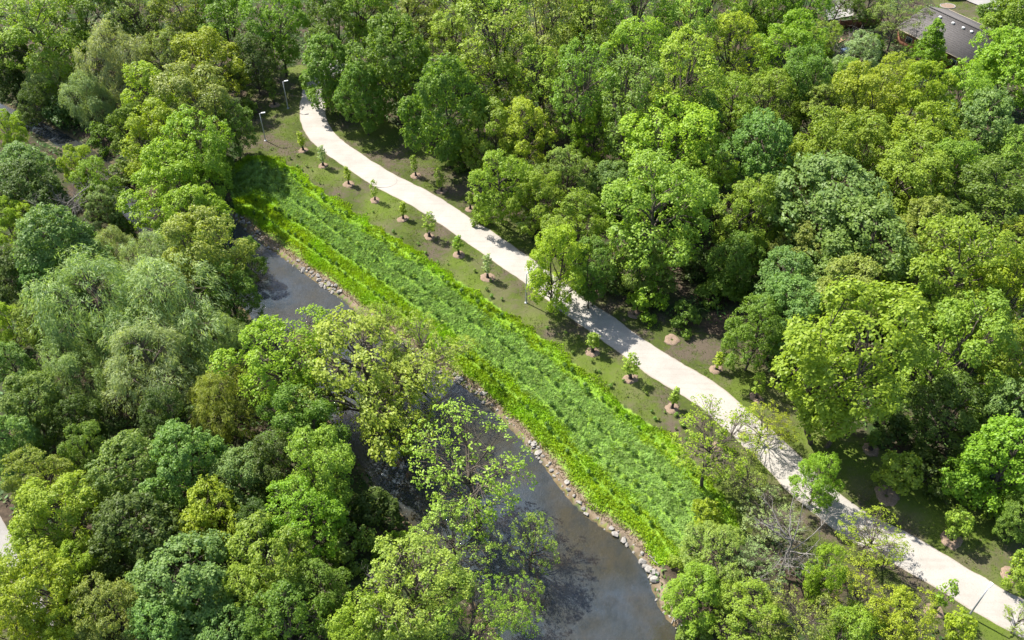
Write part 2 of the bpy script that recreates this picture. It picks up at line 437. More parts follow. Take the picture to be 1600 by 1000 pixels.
def make_tree(kind, seed, R, H, base, n_lobe, lobe, puffs, puff_r, lpp, leaf, trunk_r, shape='round', openness=0.0, stems=1, droop=0.0, twig=.5, flat=.85, up=.55):
    """returns trunk mesh, crown mesh, crown radius, crown centre height. Limbs run from the trunk to each lobe of the crown, branchlets to each leaf clump."""
    r = np.random.RandomState(seed); wood = MB(); hb = H * base; hc = (H + hb) / 2
    C = []; LR = []
    for i in range(n_lobe):
        h = (i + .5) / n_lobe; h = np.clip(h + r.uniform(-.12, .12), 0.03, .97); a = i * 2.39996 + r.uniform(-.5, .5)
        if shape == 'round': e = math.sqrt(max(0, 1 - (1.75 * h - .78) ** 2))
        elif shape == 'vase': e = .35 + .75 * h if h < .75 else .95 - (h - .75) * 1.6
        elif shape == 'cone': e = 1.02 - .95 * h
        else: e = .95 - .65 * max(0, h - .45) ** 1.3 / .55
        lr = R * lobe * r.uniform(.55, 1.35) * (.85 if shape == 'cone' else 1) * (1.0 if shape != 'cone' else (1.1 - .7 * h))
        rad = max(0, R * e * r.uniform(.72, 1.14) - lr * .8)
        C.append([rad * math.cos(a), rad * math.sin(a), hb + lr * .5 + (H - hb - lr * 1.25) * h]); LR.append(lr)
    C = np.array(C); LR = np.array(LR)
    lean = r.normal(size=2) * R * .05
    stem_tops = []
    for s in range(stems):
        a = s * 2.2 + r.uniform(0, 6); o = np.array([math.cos(a), math.sin(a), 0]) * (.0 if stems == 1 else trunk_r * 2.2)
        zt = hb + (H - hb) * (.62 if shape in ('round', 'cone') else .3)
        top = np.array([lean[0] + o[0] * 3, lean[1] + o[1] * 3, zt]); P = limb(wood, o + np.array([0, 0, -.5]), top, trunk_r * (1 if stems == 1 else .75), trunk_r * .4, r, 7, .0, 7)
        stem_tops.append(P)
    PU = []; PN_ = []; PL = []
    for i in range(n_lobe):
        S = stem_tops[i % stems]; zt = np.clip(C[i][2] - np.hypot(C[i][0], C[i][1]) * .9, hb * .75, S[-1][2]); tt = (zt - S[0][2]) / (S[-1][2] - S[0][2])
        a = np.array([np.interp(tt, np.linspace(0, 1, len(S)), S[:, q]) for q in range(3)])
        LP = limb(wood, a, C[i], trunk_r * .42, trunk_r * .13, r, 5, .10)
        d = unit(r.normal(size=(puffs, 3)) + np.array([0, 0, .25])); d = d[d[:, 2] > -.75]
        out = C[i].copy(); out[2] = 0; out = out / (np.linalg.norm(out) + 1e-6); d = unit(d + out * .35)
        p = C[i] + d * np.array([1, 1, flat]) * LR[i] * r.uniform(.68, 1.14, (len(d), 1))
        keep = np.ones(len(p), bool)
        for j in range(n_lobe):
            if j != i: keep &= np.linalg.norm((p - C[j]) / np.array([1, 1, flat]), axis=1) > LR[j] * .78
        keep &= (r.rand(len(p)) > openness)
        p, d = p[keep], d[keep]; PU.append(p); PN_.append(d); PL.append(np.full(len(p), i))
        for q in range(len(p)):
            if r.rand() < twig:
                s0 = LP[r.randint(2, len(LP))]; limb(wood, s0, p[q], trunk_r * .13, .015, r, 3, .06, 3)
    PU = np.concatenate(PU); PN_ = np.concatenate(PN_); n = len(PU)
    pr = puff_r * r.uniform(.7, 1.35, n)
    # leaves of each clump
    idx = np.repeat(np.arange(n), lpp); m = len(idx)
    d = unit(r.normal(size=(m, 3)) + PN_[idx] * .8 + np.array([0, 0, .35])); rr = r.uniform(.35, 1.05, (m, 1)) ** .6
    P = PU[idx] + d * np.array([1, 1, .8]) * pr[idx][:, None] * rr
    N = d * .7 + np.array([0, 0, up]) + r.normal(size=(m, 3)) * .42 + PN_[idx] * .25
    ax = None
    if droop:
        P[:, 2] -= np.abs(r.normal(size=m)) * droop * (np.hypot(PN_[idx][:, 0], PN_[idx][:, 1]) * .8 + .2)
        ax = np.array([0, 0, -1.0]) + PN_[idx] * .7 + r.normal(size=(m, 3)) * .35; N = d + r.normal(size=(m, 3)) * .5 + np.array([0, 0, .4])
    ptint = r.uniform(0.15, .85, n)
    tint = np.clip(ptint[idx] * .55 + r.uniform(0, 1, m) * .45, 0, 1)
    L = leaf[0] * r.uniform(.7, 1.3, m); W = leaf[1] * r.uniform(.75, 1.25, m)
    V, F, T = leaves(P, N, L, W, tint, r, ax)
    crown = mesh_of('crown', V, F, M_LEAF, tint=T)
    trunk = wood.mesh('trunk', M_BARK, smooth=True)
    return dict(trunk=trunk, crown=crown, R=float(np.percentile(np.hypot(P[:, 0], P[:, 1]), 96)), H=H, hc=float((np.percentile(P[:, 2], 97) + np.percentile(P[:, 2], 6)) / 2))


for v in range(5): PROTO.setdefault('maple', []).append(make_tree('maple', 100 + v, 5.2, 12.0, .12, 19, .36, 58, .52, 24, (.29, .2), .26, 'round', 0, twig=.12))
for v in range(6): PROTO.setdefault('broad', []).append(make_tree('broad', 200 + v, 4.8, 12.5, .10, 22, .31, 42, .52, 24, (.26, .165), .24, ['round', 'dome', 'vase'][v % 3], .12, stems=1 + v % 2, twig=.25))
for v in range(5): PROTO.setdefault('airy', []).append(make_tree('airy', 300 + v, 5.6, 12.0, .20, 22, .30, 42, .5, 22, (.25, .155), .3, ['vase', 'round', 'dome'][v % 3], .14, twig=.95, flat=.7))
for v in range(5): PROTO.setdefault('sparse', []).append(make_tree('sparse', 350 + v, 5.6, 11.0, .22, 18, .32, 36, .44, 16, (.21, .13), .22, ['vase', 'dome', 'vase'][v % 3],  .42, twig=1.0, flat=.6))
for v in range(5): PROTO.setdefault('ash', []).append(make_tree('ash', 400 + v, 4.6, 15.0, .15, 24, .29, 34, .52, 20, (.25, .15), .27, 'vase' if v % 2 else 'dome', .2, stems=1 + v % 2, twig=.7, flat=1.15))
for v in range(4): PROTO.setdefault('willow', []).append(make_tree('willow', 500 + v, 5.6, 11.0, .06, 15, .42, 60, .7, 30, (.5, .085), .34, 'round', .05, twig=.25, droop=.55))
for v in range(4): PROTO.setdefault('shrub', []).append(make_tree('shrub', 600 + v, 2.2, 3.2, .02, 8, .42, 26, .38, 18, (.26, .17), .06, 'dome', .1, stems=3, twig=.3))
for v in range(3): PROTO.setdefault('young', []).append(make_tree('young', 700 + v, 1.7, 5.0, .22, 8, .42, 22, .38, 17, (.26, .17), .07, 'round', .1, twig=.4))
for v in range(2): PROTO.setdefault('conifer', []).append(make_tree('conifer', 800 + v, 3.0, 7.0, .05, 24, .42, 24, .38, 18, (.3, .12), .16, 'cone', 0, twig=.2))


def make_bare(seed, R, H, tr):
    r = np.random.RandomState(seed); t = MB(); b = MB()
    S = limb(t, (0, 0, -.4), (r.normal() * .5, r.normal() * .5, H * .6), tr, tr * .4, r, 6, 0, 7)
    ends = []
    for i in range(13):
        a = i * 2.4 + r.uniform(-.4, .4); s0 = S[r.randint(2, 7)]; L = R * r.uniform(.6, 1.0)
        e = s0 + np.array([math.cos(a) * L, math.sin(a) * L, r.uniform(.1, .42) * H]); P = limb(b, s0, e, tr * .42, tr * .12, r, 4, .08, 6)
        for j in range(8):
            s1 = P[r.randint(1, 6)]; e1 = s1 + unit(r.normal(size=3) + unit(e - s0) * .8 + np.array([0, 0, .35])) * L * r.uniform(.25, .5); Q = limb(b, s1, e1, tr * .15, tr * .05, r, 3, .05, 4)
            for k in range(4):
                s2 = Q[r.randint(1, 4)]; limb(b, s2, s2 + unit(r.normal(size=3) + unit(e1 - s1)) * L * r.uniform(.1, .25), tr * .07, .012, r, 3, .02, 3)
    return dict(trunk=t.mesh('trunk', M_BARKG, True), branches=b.mesh('branches', M_BARKG), R=R * .95, H=H, hc=H * .6)


for v in range(2): PROTO.setdefault('bare', []).append(make_bare(900 + v, 4.2, 9.0, .2))

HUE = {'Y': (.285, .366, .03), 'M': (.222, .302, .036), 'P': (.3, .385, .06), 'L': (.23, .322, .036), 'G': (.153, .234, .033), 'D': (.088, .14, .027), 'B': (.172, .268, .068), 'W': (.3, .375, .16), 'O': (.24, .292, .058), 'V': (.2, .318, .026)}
HUEW = {'Y': 'yellow-green', 'M': 'yellow-green', 'P': 'pale yellow-green', 'L': 'light green', 'G': 'mid green', 'D': 'dark green', 'B': 'blue-green', 'W': 'grey-green', 'O': 'olive green', 'V': 'vivid green', 'X': 'grey'}
KNAME = {'maple': ('maple_tree', 'dense round tree'), 'broad': ('broadleaf_tree', 'bushy tree'), 'airy': ('open_crowned_tree', 'open tree with visible limbs'), 'sparse': ('sparse_tree', 'sparse see-through tree'), 'ash': ('tall_thin_tree', 'tall thin-leaved tree'), 'willow': ('willow_tree', 'feathery willow'),
         'shrub': ('bush', 'bush'), 'young': ('young_tree', 'young tree'), 'conifer': ('pointed_evergreen', 'pointed evergreen'), 'bare': ('bare_tree', 'leafless bare tree')}
_cnt = {}
SEEDS = {}


def tree(cx, cy, w, kind, hue, where, zs=1.0, var=None, group=None, base=None):
    """a tree whose crown is centred at photograph position (cx, cy) and w photograph pixels wide; base = photograph position of its foot instead"""
    k = _cnt.get(kind, 0); _cnt[kind] = k + 1
    pr = PROTO[kind][(k if var is None else var) % len(PROTO[kind])]
    r = np.random.RandomState((int(cx * 7 + cy * 13) + 5 * SEEDS.get((cx, cy), 0)) % 99991)
    z = pr['hc']; g = 0.0; zs = zs * r.uniform(.98, 1.22); sx = r.uniform(.86, 1.16)
    for _ in range(4):
        P = at(cx, cy, g + z) if base is None else at(*base, g); rad = w / 2 / px_per_m(at(cx, cy, g + z)); s = rad / pr['R']; sz = s ** .75 * zs; z = pr['hc'] * sz; g = gz(P[0], P[1])
        g = max(g, WL - .3)
    nm, noun = KNAME[kind]
    o = empty(nm, (P[0], P[1], g - .05), r.uniform(0, 6.28)); o.scale = (s * sx, s / sx, sz)
    lab = f"{HUEW[hue]} {noun} {where}"
    tag(o, lab, 'bush' if kind == 'shrub' else 'tree', group)
    if kind == 'bare':
        link('trunk', pr['trunk'], o); link('branches', pr['branches'], o); return o
    link('trunk', pr['trunk'], o); c = link('crown', pr['crown'], o)
    h = np.array(HUE[hue]) * np.array([r.uniform(.9, 1.08), r.uniform(.95, 1.06), r.uniform(.85, 1.15)]) * r.uniform(.92, 1.08)
    if kind == 'ash': h = h * 1.14
    c.color = (*h, 1)
    return o


TREES = [
    # --- upper left
    (62, 48, 150, 'broad', 'L', 'filling the upper left corner'),
    (150, 28, 120, 'broad', 'G', 'at the top edge above the pale willows, left part'),
    (215, 28, 105, 'airy', 'O', 'at the top edge above a willow'),
    (290, 22, 95, 'broad', 'O', 'at the top edge, second left of the bend'),
    (262, 82, 85, 'airy', 'O', 'above the yellow-green grove'),
    (178, 95, 115, 'willow', 'W', 'above the narrow stream, largest of the three upper-left willows'),
    (78, 118, 80, 'willow', 'W', 'above the narrow stream, leftmost of the three upper-left willows'),
    (138, 150, 84, 'willow', 'W', 'overhanging the narrow stream, lowest of three upper-left willows'),
    (325, 95, 110, 'broad', 'Y', 'topmost in the grove left of the path bend'),
    (240, 152, 110, 'broad', 'Y', 'right of the three upper-left willows'),
    (308, 165, 108, 'broad', 'O', 'in the middle of the grove left of the path bend'),
    (362, 195, 80, 'broad', 'G', 'on the shaded right side of the grove by the lamps'),
    (246, 222, 104, 'broad', 'Y', 'overhanging the narrow stream from its right bank'),
    (312, 238, 112, 'broad', 'L', 'above the left end of the grass bank'),
    (345, 28, 112, 'broad', 'V', 'at the top edge above the yellow-green grove'),
    (18, 95, 80, 'maple', 'D', 'cut by the left edge above the stream'),
    (15, 128, 56, 'maple', 'D', 'small, low beside the stream at the left edge'),
    (10, 200, 48, 'broad', 'Y', 'at the left edge just below the stream'),
    (40, 264, 92, 'maple', 'B', 'at the left edge below the narrow stream'),
    (124, 264, 48, 'broad', 'Y', 'small, on the lower side of the narrow stream'),
    (148, 284, 74, 'broad', 'L', 'behind the leafless tree by the stream'),
    (45, 298, 105, 'maple', 'D', 'left of the leafless tree by the stream'),
    (108, 315, 92, 'bare', 'X', 'standing left of the pale slender tree by the stream'),
    (160, 318, 58, 'airy', 'W', 'slender, beside the upper-left leafless tree'),
    (188, 352, 46, 'shrub', 'D', 'low at the stream edge above the great willow'),
    (18, 348, 66, 'broad', 'Y', 'cut by the left edge, level with the leafless tree'),
    (54, 352, 62, 'broad', 'Y', 'just below the leafless tree on the left'),
    (88, 388, 122, 'maple', 'B', 'with pale tips, upper left of the great willow'),
    (22, 432, 95, 'maple', 'D', 'at the left edge beside the great willow'),
    (82, 440, 92, 'maple', 'B', 'tucked against the left side of the great willow'),
    (262, 285, 140, 'broad', 'Y', 'tallest beside the river bend, upper one'),
    (300, 340, 120, 'broad', 'Y', 'beside the river bend, left of the rocky waterline'),
    (322, 400, 112, 'broad', 'O', 'leaning over the river left of its open pool'),
    (352, 452, 100, 'broad', 'G', 'at the left edge of the open river pool'),
    (385, 400, 52, 'broad', 'G', 'small, hanging over the upper end of the river pool'),
    # --- the great willow and its neighbours
    (175, 388, 75, 'willow', 'W', 'rounded, topmost lobe of the willow clump on the left'),
    (238, 405, 95, 'willow', 'W', 'second from top in the willow clump on the left'),
    (150, 478, 200, 'willow', 'W', 'broad, in the middle of the willow clump on the left'),
    (262, 482, 195, 'willow', 'W', 'broad, at the right of the willow clump by the river'),
    (108, 580, 125, 'willow', 'W', 'pale, lowest left of the willow clump'),
    (235, 572, 160, 'willow', 'W', 'lower middle of the willow clump'),
    (345, 540, 110, 'willow', 'W', 'at the right end of the willow clump near the pool'),
    (345, 628, 125, 'willow', 'O', 'in the shade below the willow clump'),
    (60, 505, 70, 'broad', 'O', 'left of the broad willow, half hidden'),
    (12, 505, 60, 'broad', 'Y', 'cut by the left edge beside the willow clump'),
    (18, 570, 80, 'maple', 'B', 'at the left edge, upper of three under the willow'),
    (48, 632, 100, 'maple', 'B', 'at the left, middle of three under the willow'),
    (18, 695, 90, 'maple', 'B', 'at the left edge, lowest of three under the willow'),
    (120, 655, 80, 'maple', 'D', 'in the dark gap below the pale willow'),
    (260, 650, 90, 'broad', 'D', 'in deep shade above the cauliflower-crowned pair'),
    (205, 730, 132, 'maple', 'B', 'left one of the knobbly-crowned pair in the lower left'),
    (285, 725, 132, 'maple', 'B', 'right one of the knobbly-crowned pair in the lower left'),
    (378, 748, 100, 'maple', 'B', 'right of the knobbly-crowned pair in the lower left'),
    (135, 705, 62, 'broad', 'G', 'narrow, left of the knobbly-crowned pair'),
    (62, 745, 95, 'broad', 'O', 'at the left above the big yellow-green crowns'),
    # --- lower left corner
    (92, 800, 140, 'broad', 'Y', 'large, above the small footpath in the lower left'),
    (55, 858, 100, 'broad', 'L', 'beside the small footpath at the left edge'),
    (122, 888, 92, 'broad', 'Y', 'in the middle of the lower left yellow-green trees'),
    (215, 840, 145, 'maple', 'D', 'between the yellow-green crowns of the lower left'),
    (330, 805, 118, 'maple', 'Y', 'crisp, right of the dark crown in the lower left'),
    (292, 920, 178, 'maple', 'B', 'largest near the bottom edge, lower left'),
    (255, 988, 120, 'maple', 'B', 'cut by the bottom edge under the largest blue-green one'),
    (388, 925, 105, 'broad', 'L', 'right of the largest blue-green crown at the bottom'),
    (62, 925, 120, 'broad', 'Y', 'hanging over the small footpath near the bottom'),
    (170, 955, 115, 'broad', 'O', 'near the bottom between yellow-green and blue-green crowns'),
    (120, 990, 90, 'broad', 'Y', 'cut by the bottom edge, right of the footpath'),
    (22, 995, 90, 'broad', 'Y', 'in the bottom left corner'),
    (350, 988, 112, 'maple', 'B', 'cut by the bottom edge, right of its twin crown'),
    # --- lower middle, left bank of the river
    (440, 560, 170, 'airy', 'Y', 'left of the big limbed tree by the pool'),
    (560, 578, 260, 'airy', 'P', 'biggest, spreading over the river'),
    (662, 552, 150, 'sparse', 'P', 'reaching across the river to the waterline rocks', .8),
    (600, 505, 110, 'sparse', 'P', 'at the lower end of the open river pool', .8),
    (465, 655, 130, 'broad', 'G', 'shaded beneath the biggest limbed tree'),
    (430, 725, 110, 'broad', 'D', 'in deep shade below the limbed trees'),
    (505, 735, 105, 'broad', 'L', 'left of the dark trunk of the biggest limbed tree'),
    (625, 650, 150, 'sparse', 'Y', 'low over the water right of the dark trunk'),
    (475, 805, 130, 'broad', 'V', 'below the dark trunk of the biggest limbed tree'),
    (405, 830, 90, 'broad', 'D', 'in the shade left of the vivid green crown'),
    (580, 790, 90, 'shrub', 'D', 'in the shade near the left water edge'),
    (545, 850, 80, 'shrub', 'G', 'by the small grassy gap on the left bank'),
    (610, 850, 60, 'shrub', 'V', 'beside the earth bank on the left of the river'),
    (418, 885, 135, 'broad', 'L', 'in the lower left, above the dim crown at the bottom'),
    (500, 915, 100, 'broad', 'G', 'left of the small grassy gap near the bottom'),
    (448, 970, 140, 'broad', 'G', 'dim, cut by the bottom edge left of centre'),
    (565, 985, 95, 'broad', 'L', 'cut by the bottom edge beside the pale open crown'),
    (735, 735, 215, 'sparse', 'P', 'standing over the middle of the river'),
    (705, 830, 150, 'sparse', 'P', 'with an ivy-clad trunk at the left water edge'),
    (648, 925, 175, 'airy', 'P', 'at the bottom left of the river'),
    (740, 970, 140, 'sparse', 'P', 'cut by the bottom edge left of the river'),
    (828, 845, 116, 'sparse', 'P', 'reaching out over the water below centre'),
    (805, 945, 100, 'sparse', 'V', 'over the water at the bottom, below the reaching crown'),
    (595, 925, 70, 'bare', 'X', 'small, at the grassy gap near the bottom'),
    # --- lower right, between river and path
    (1112, 690, 150, 'sparse', 'Y', 'with bent trunk at the grass bank end', .85),
    (1195, 660, 105, 'sparse', 'Y', 'thin, over the path right of the bent trunk', .6),
    (1165, 745, 100, 'sparse', 'O', 'below the bent trunk tree, left of the path', .6),
    (1280, 745, 78, 'broad', 'V', 'compact, overhanging the left side of the path'),
    (1108, 800, 62, 'shrub', 'Y', 'bright, at the lower end of the grass bank'),
    (1120, 860, 120, 'airy', 'O', 'thicket between the rocky waterline and the path', .6),
    (1180, 880, 110, 'sparse', 'W', 'twiggy, at the foot of the silvery bare branches', .6),
    (1235, 858, 140, 'bare', 'X', 'with silvery branches left of the path'),
    (1205, 810, 110, 'sparse', 'W', 'behind the silvery bare branches by the path', .6),
    (1085, 930, 105, 'broad', 'L', 'hanging over the waterline at the bottom right', .7),
    (1175, 955, 130, 'airy', 'L', 'near the bottom between waterline and path', .75),
    (1365, 838, 120, 'sparse', 'Y', 'thin, spreading over the path in the lower right', .6),
    (1290, 895, 72, 'broad', 'V', 'small, below the silvery bare branches'),
    (1345, 930, 130, 'sparse', 'Y', 'in the lower right thicket left of the path', .7),
    (1255, 970, 125, 'sparse', 'O', 'cut by the bottom edge in the lower right thicket'),
    (1412, 965, 105, 'airy', 'Y', 'cut by the bottom edge near the mulch ring'),
    (1330, 995, 110, 'broad', 'L', 'at the very bottom of the lower right thicket', .8),
    (1078, 872, 56, 'shrub', 'L', 'just above the thicket beside the pale rocks'),
    (1085, 1000, 70, 'shrub', 'G', 'at the bottom edge beside the last rocks'),
    (1500, 978, 52, 'young', 'Y', 'just left of the nearest lamp post'),
    (1598, 965, 60, 'sparse', 'Y', 'thin, in the bottom right corner over the path'),
    (1590, 905, 36, 'young', 'L', 'cut by the right edge beside a mulch ring'),
    # --- right of the path, lower
    (1405, 735, 62, 'young', 'L', 'above the oval mulch bed right of the path'),
    (1498, 815, 46, 'young', 'L', 'in the second mulch ring from the right edge'),
    (1572, 722, 140, 'maple', 'V', 'cut by the right edge above the sunny verge'),
    (1600, 800, 80, 'maple', 'G', 'low at the right edge above the sunny verge'),
    (1572, 655, 130, 'maple', 'B', 'shaded, at the right edge above the vivid green one'),
    (1485, 640, 130, 'broad', 'D', 'in deep shade right of the big rounded yellow-green tree'),
    (1455, 735, 95, 'shrub', 'D', 'low in the shade right of the young tree'),
    (1500, 745, 90, 'shrub', 'G', 'spreading, left of the vivid green tree at the right'),
    (1400, 660, 80, 'shrub', 'D', 'dark, under the big rounded yellow-green tree'),
    (1330, 562, 205, 'broad', 'M', 'big and rounded, nearest the path on the right'),
    (1238, 490, 125, 'maple', 'B', 'upper left of the big rounded yellow-green tree'),
    (1180, 515, 100, 'broad', 'G', 'at the path-side forest edge above two saplings'),
    (1502, 552, 175, 'broad', 'L', 'broad, right of the big rounded yellow-green tree'),
    (1585, 565, 125, 'broad', 'L', 'cut by the right edge at mid height'),
    (1440, 490, 110, 'broad', 'L', 'above right of the big rounded yellow-green tree'),
    # --- right, middle
    (1290, 322, 190, 'maple', 'B', 'pale and wide, among the right-hand trees'),
    (1352, 392, 155, 'maple', 'B', 'knobbly, in front of the pale wide blue-green crown'),
    (1250, 388, 92, 'broad', 'O', 'left of the knobbly blue-green crown'),
    (1228, 440, 110, 'maple', 'B', 'below the olive crown beside the knobbly one'),
    (1320, 470, 112, 'broad', 'O', 'below the knobbly blue-green crown on the right'),
    (1500, 425, 190, 'broad', 'M', 'wide, at the right between light green crowns'),
    (1570, 470, 140, 'broad', 'Y', 'at the right edge beside the wide yellow-green one'),
    (1408, 455, 80, 'bare', 'X', 'tangled, right of the knobbly blue-green crown'),
    (1440, 370, 100, 'broad', 'O', 'right of the knobbly blue-green crown, behind grey twigs'),
    (1540, 315, 150, 'broad', 'G', 'large, near the right edge above the wide yellow-green one'),
    (1595, 385, 110, 'broad', 'Y', 'cut by the right edge above the wide yellow-green one'),
    (1420, 285, 112, 'broad', 'L', 'right of the pale wide blue-green crown'),
    (1252, 268, 82, 'broad', 'Y', 'just above the pale wide blue-green crown'),
    (1190, 245, 138, 'maple', 'B', 'dark-sided, upper of the blue-green crowns on the right'),
    (1168, 335, 112, 'broad', 'L', 'below the dark-sided blue-green crown'),
    (1150, 405, 85, 'maple', 'G', 'in the dark gap below the dark-sided blue-green crown'),
    # --- beside the path, middle
    (870, 410, 108, 'broad', 'Y', 'standing on the near verge beside a lamp post', 1.05, 3),
    (840, 308, 90, 'broad', 'L', 'at the forest edge, second from the path tree'),
    (905, 352, 110, 'broad', 'L', 'at the forest edge, just behind the path tree'),
    (925, 420, 70, 'broad', 'G', 'shaded, right behind the path tree'),
    (1030, 325, 185, 'broad', 'L', 'tallest and broadest in the middle of the forest edge'),
    (1010, 410, 90, 'broad', 'G', 'lower skirt of the broad middle tree'),
    (958, 288, 82, 'maple', 'B', 'small, left of the broad middle tree'),
    (885, 268, 100, 'airy', 'O', 'behind the forest edge above the path tree'),
    (1095, 275, 100, 'broad', 'Y', 'right shoulder of the broad middle tree'),
    (818, 205, 100, 'broad', 'Y', 'bright, left one of two below the tall thin trees'),
    (930, 208, 92, 'broad', 'Y', 'bright, right one of two below the tall thin trees'),
    (1042, 235, 145, 'broad', 'Y', 'bright, above the broad middle tree'),
    (1012, 465, 62, 'shrub', 'V', 'at the forest edge, left of two by the shaded path'),
    (1070, 492, 60, 'shrub', 'G', 'at the forest edge, right of two by the shaded path'),
    (1122, 448, 82, 'shrub', 'G', 'in the dark gap behind the two path-side bushes'),
    (1095, 410, 70, 'shrub', 'D', 'deep in the dark gap right of the broad middle tree'),
    (785, 285, 100, 'broad', 'L', 'at the forest edge, third from the path tree'),
    (765, 210, 95, 'broad', 'L', 'right of the dark green tree near the bend'),
    # --- by the bend
    (510, 108, 98, 'maple', 'G', 'right beside the bend, hiding the path end'),
    (618, 98, 138, 'maple', 'G', 'tallest of the group right of the bend', 1.3),
    (568, 145, 84, 'maple', 'G', 'lowest left of the group right of the bend', 1.2),
    (697, 165, 122, 'maple', 'G', 'right end of the group right of the bend', 1.3),
    (430, 38, 95, 'broad', 'V', 'at the top edge, straight above the bend lamp'),
    (512, 30, 100, 'broad', 'G', 'at the top edge above the tree at the bend'),
    (395, 92, 80, 'broad', 'D', 'in the shade above the bend lamps'),
    (640, 25, 120, 'airy', 'O', 'at the top above the bend group'),
    (575, 18, 90, 'broad', 'L', 'at the top edge, upper left of the bend group'),
    (700, 70, 90, 'ash', 'L', 'right of the tallest tree of the bend group'),
    (772, 75, 125, 'ash', 'L', 'with bare forks showing, right of the bend group'),
    (715, 8, 110, 'ash', 'L', 'at the top edge above the bare-forked one'),
    # --- the tall wood, top centre
    (790, 0, 110, 'ash', 'L', 'at the top edge, first of the tall wood'),
    (855, 55, 125, 'ash', 'O', 'with a dark trunk, at the left of the tall wood'),
    (845, 135, 110, 'ash', 'L', 'low left in the tall wood'),
    (905, 0, 110, 'ash', 'L', 'at the top edge, second of the tall wood'),
    (925, 70, 120, 'ash', 'L', 'left of centre in the tall wood'),
    (910, 145, 110, 'ash', 'G', 'below the left centre of the tall wood'),
    (1000, 20, 120, 'ash', 'L', 'at the top edge, middle of the tall wood'),
    (995, 105, 125, 'ash', 'L', 'in the centre of the tall wood'),
    (985, 175, 105, 'ash', 'G', 'at the lower fringe of the tall wood, centre'),
    (1075, 55, 120, 'ash', 'L', 'right of centre in the tall wood'),
    (1070, 135, 115, 'ash', 'L', 'below the right centre of the tall wood'),
    (1100, -5, 110, 'ash', 'Y', 'at the top edge, right part of the tall wood'),
    (1145, 80, 110, 'ash', 'Y', 'at the right end of the tall wood'),
    (1140, 165, 105, 'broad', 'L', 'at the lower right fringe of the tall wood'),
    (1090, 200, 90, 'broad', 'G', 'just above the bright pair behind the middle tree'),
    (1175, 5, 100, 'broad', 'L', 'at the top edge, left of the house garden'),
    # --- upper right
    (1238, 70, 112, 'broad', 'V', 'tall, left of the house garden'),
    (1205, 155, 105, 'broad', 'L', 'above the dark-sided blue-green crown'),
    (1288, 165, 100, 'airy', 'O', 'with grey stems below the garden'),
    (1305, 70, 70, 'bare', 'X', 'twiggy, in front of the reddish fence'),
    (1345, 88, 78, 'airy', 'W', 'pale, in front of the reddish fence'),
    (1350, 165, 105, 'broad', 'Y', 'below the pale tree at the garden'),
    (1400, 128, 88, 'broad', 'Y', 'below the house, left of the pointed evergreen'),
    (1440, 165, 115, 'broad', 'Y', 'below the pointed evergreen'),
    (1456, 66, 66, 'conifer', 'V', 'in front of the house roof'),
    (1500, 158, 100, 'broad', 'L', 'below the right end of the house roof'),
    (1575, 100, 128, 'maple', 'V', 'large, right of the house roof'),
    (1595, 25, 100, 'maple', 'V', 'in the upper right corner'),
    (1532, 205, 125, 'maple', 'B', 'below the large vivid green tree on the right'),
    (1440, 225, 130, 'broad', 'Y', 'wide, two crowns below the pointed evergreen'),
    (1355, 235, 125, 'broad', 'L', 'above the pale wide blue-green crown, right part'),
    (1290, 235, 100, 'broad', 'L', 'above the pale wide blue-green crown, left part'),
    (1590, 245, 112, 'broad', 'L', 'cut by the right edge under the blue-green one'),
    (1485, 272, 110, 'broad', 'L', 'left of the large mid green tree near the right edge'),
    (1404, 20, 92, 'sparse', 'O', 'with forked trunk left of the roof'),
    (1318, -8, 70, 'sparse', 'G', 'shading the white patio at the top edge'),
    (1550, 25, 60, 'shrub', 'G', 'beside the lawn behind the house roof'),
    (1442, 28, 56, 'sparse', 'G', 'thin, in front of the left end of the roof', .8),
    (1262, 8, 90, 'broad', 'V', 'at the top edge left of the white patio'),
    (1215, 5, 80, 'broad', 'L', 'at the top edge, second left of the white patio'),
    (1290, 62, 60, 'airy', 'L', 'left of the reddish fence'),
    (1360, 2, 60, 'airy', 'G', 'at the top edge between patio and house roof'),
    (1290, 115, 70, 'shrub', 'W', 'pale, among grey stems below the garden fence'),
    (1325, 125, 70, 'broad', 'L', 'small, left of the yellow-green trees below the house'),
    (1365, 70, 50, 'shrub', 'G', 'at the foot of the reddish fence'),
    (1255, 130, 80, 'broad', 'G', 'left of the grey stems below the garden'),
    # --- fringe bushes
    (52, 160, 52, 'broad', 'D', 'in deep shade above the narrow stream'),
    (28, 185, 36, 'shrub', 'Y', 'small and bright, at the stream near the left edge'),
    (95, 172, 60, 'shrub', 'D', 'low on the right bank of the narrow stream'),
    (155, 212, 56, 'shrub', 'G', 'hanging over the narrow stream below the lowest willow'),
    (192, 268, 60, 'shrub', 'G', 'on the right bank of the stream behind the pale slender tree'),
    (205, 200, 70, 'broad', 'G', 'in the shade left of the stream-side yellow-green tree'),
    (752, 330, 40, 'shrub', 'L', 'low, at the forest foot beside a verge sapling'),
    (960, 440, 46, 'shrub', 'D', 'in the shade behind the path tree'),
    (1260, 600, 70, 'shrub', 'G', 'at the foot of the big rounded yellow-green tree'),
    (720, 245, 52, 'shrub', 'G', 'in the shade below the bend group'),
    (388, 165, 40, 'shrub', 'G', 'beside the lamps at the bend'),
    (345, 262, 50, 'shrub', 'G', 'at the upper left end of the grass bank'),
    (1560, 790, 50, 'shrub', 'V', 'on the verge edge below the vivid green tree'),
]
for t in TREES: tree(*t)
# ------------------------------------------------------------------ saplings in mulch rings
ORD = ['first', 'second', 'third', 'fourth', 'fifth', 'sixth', 'seventh', 'eighth', 'ninth', 'tenth', 'eleventh', 'twelfth', 'thirteenth']


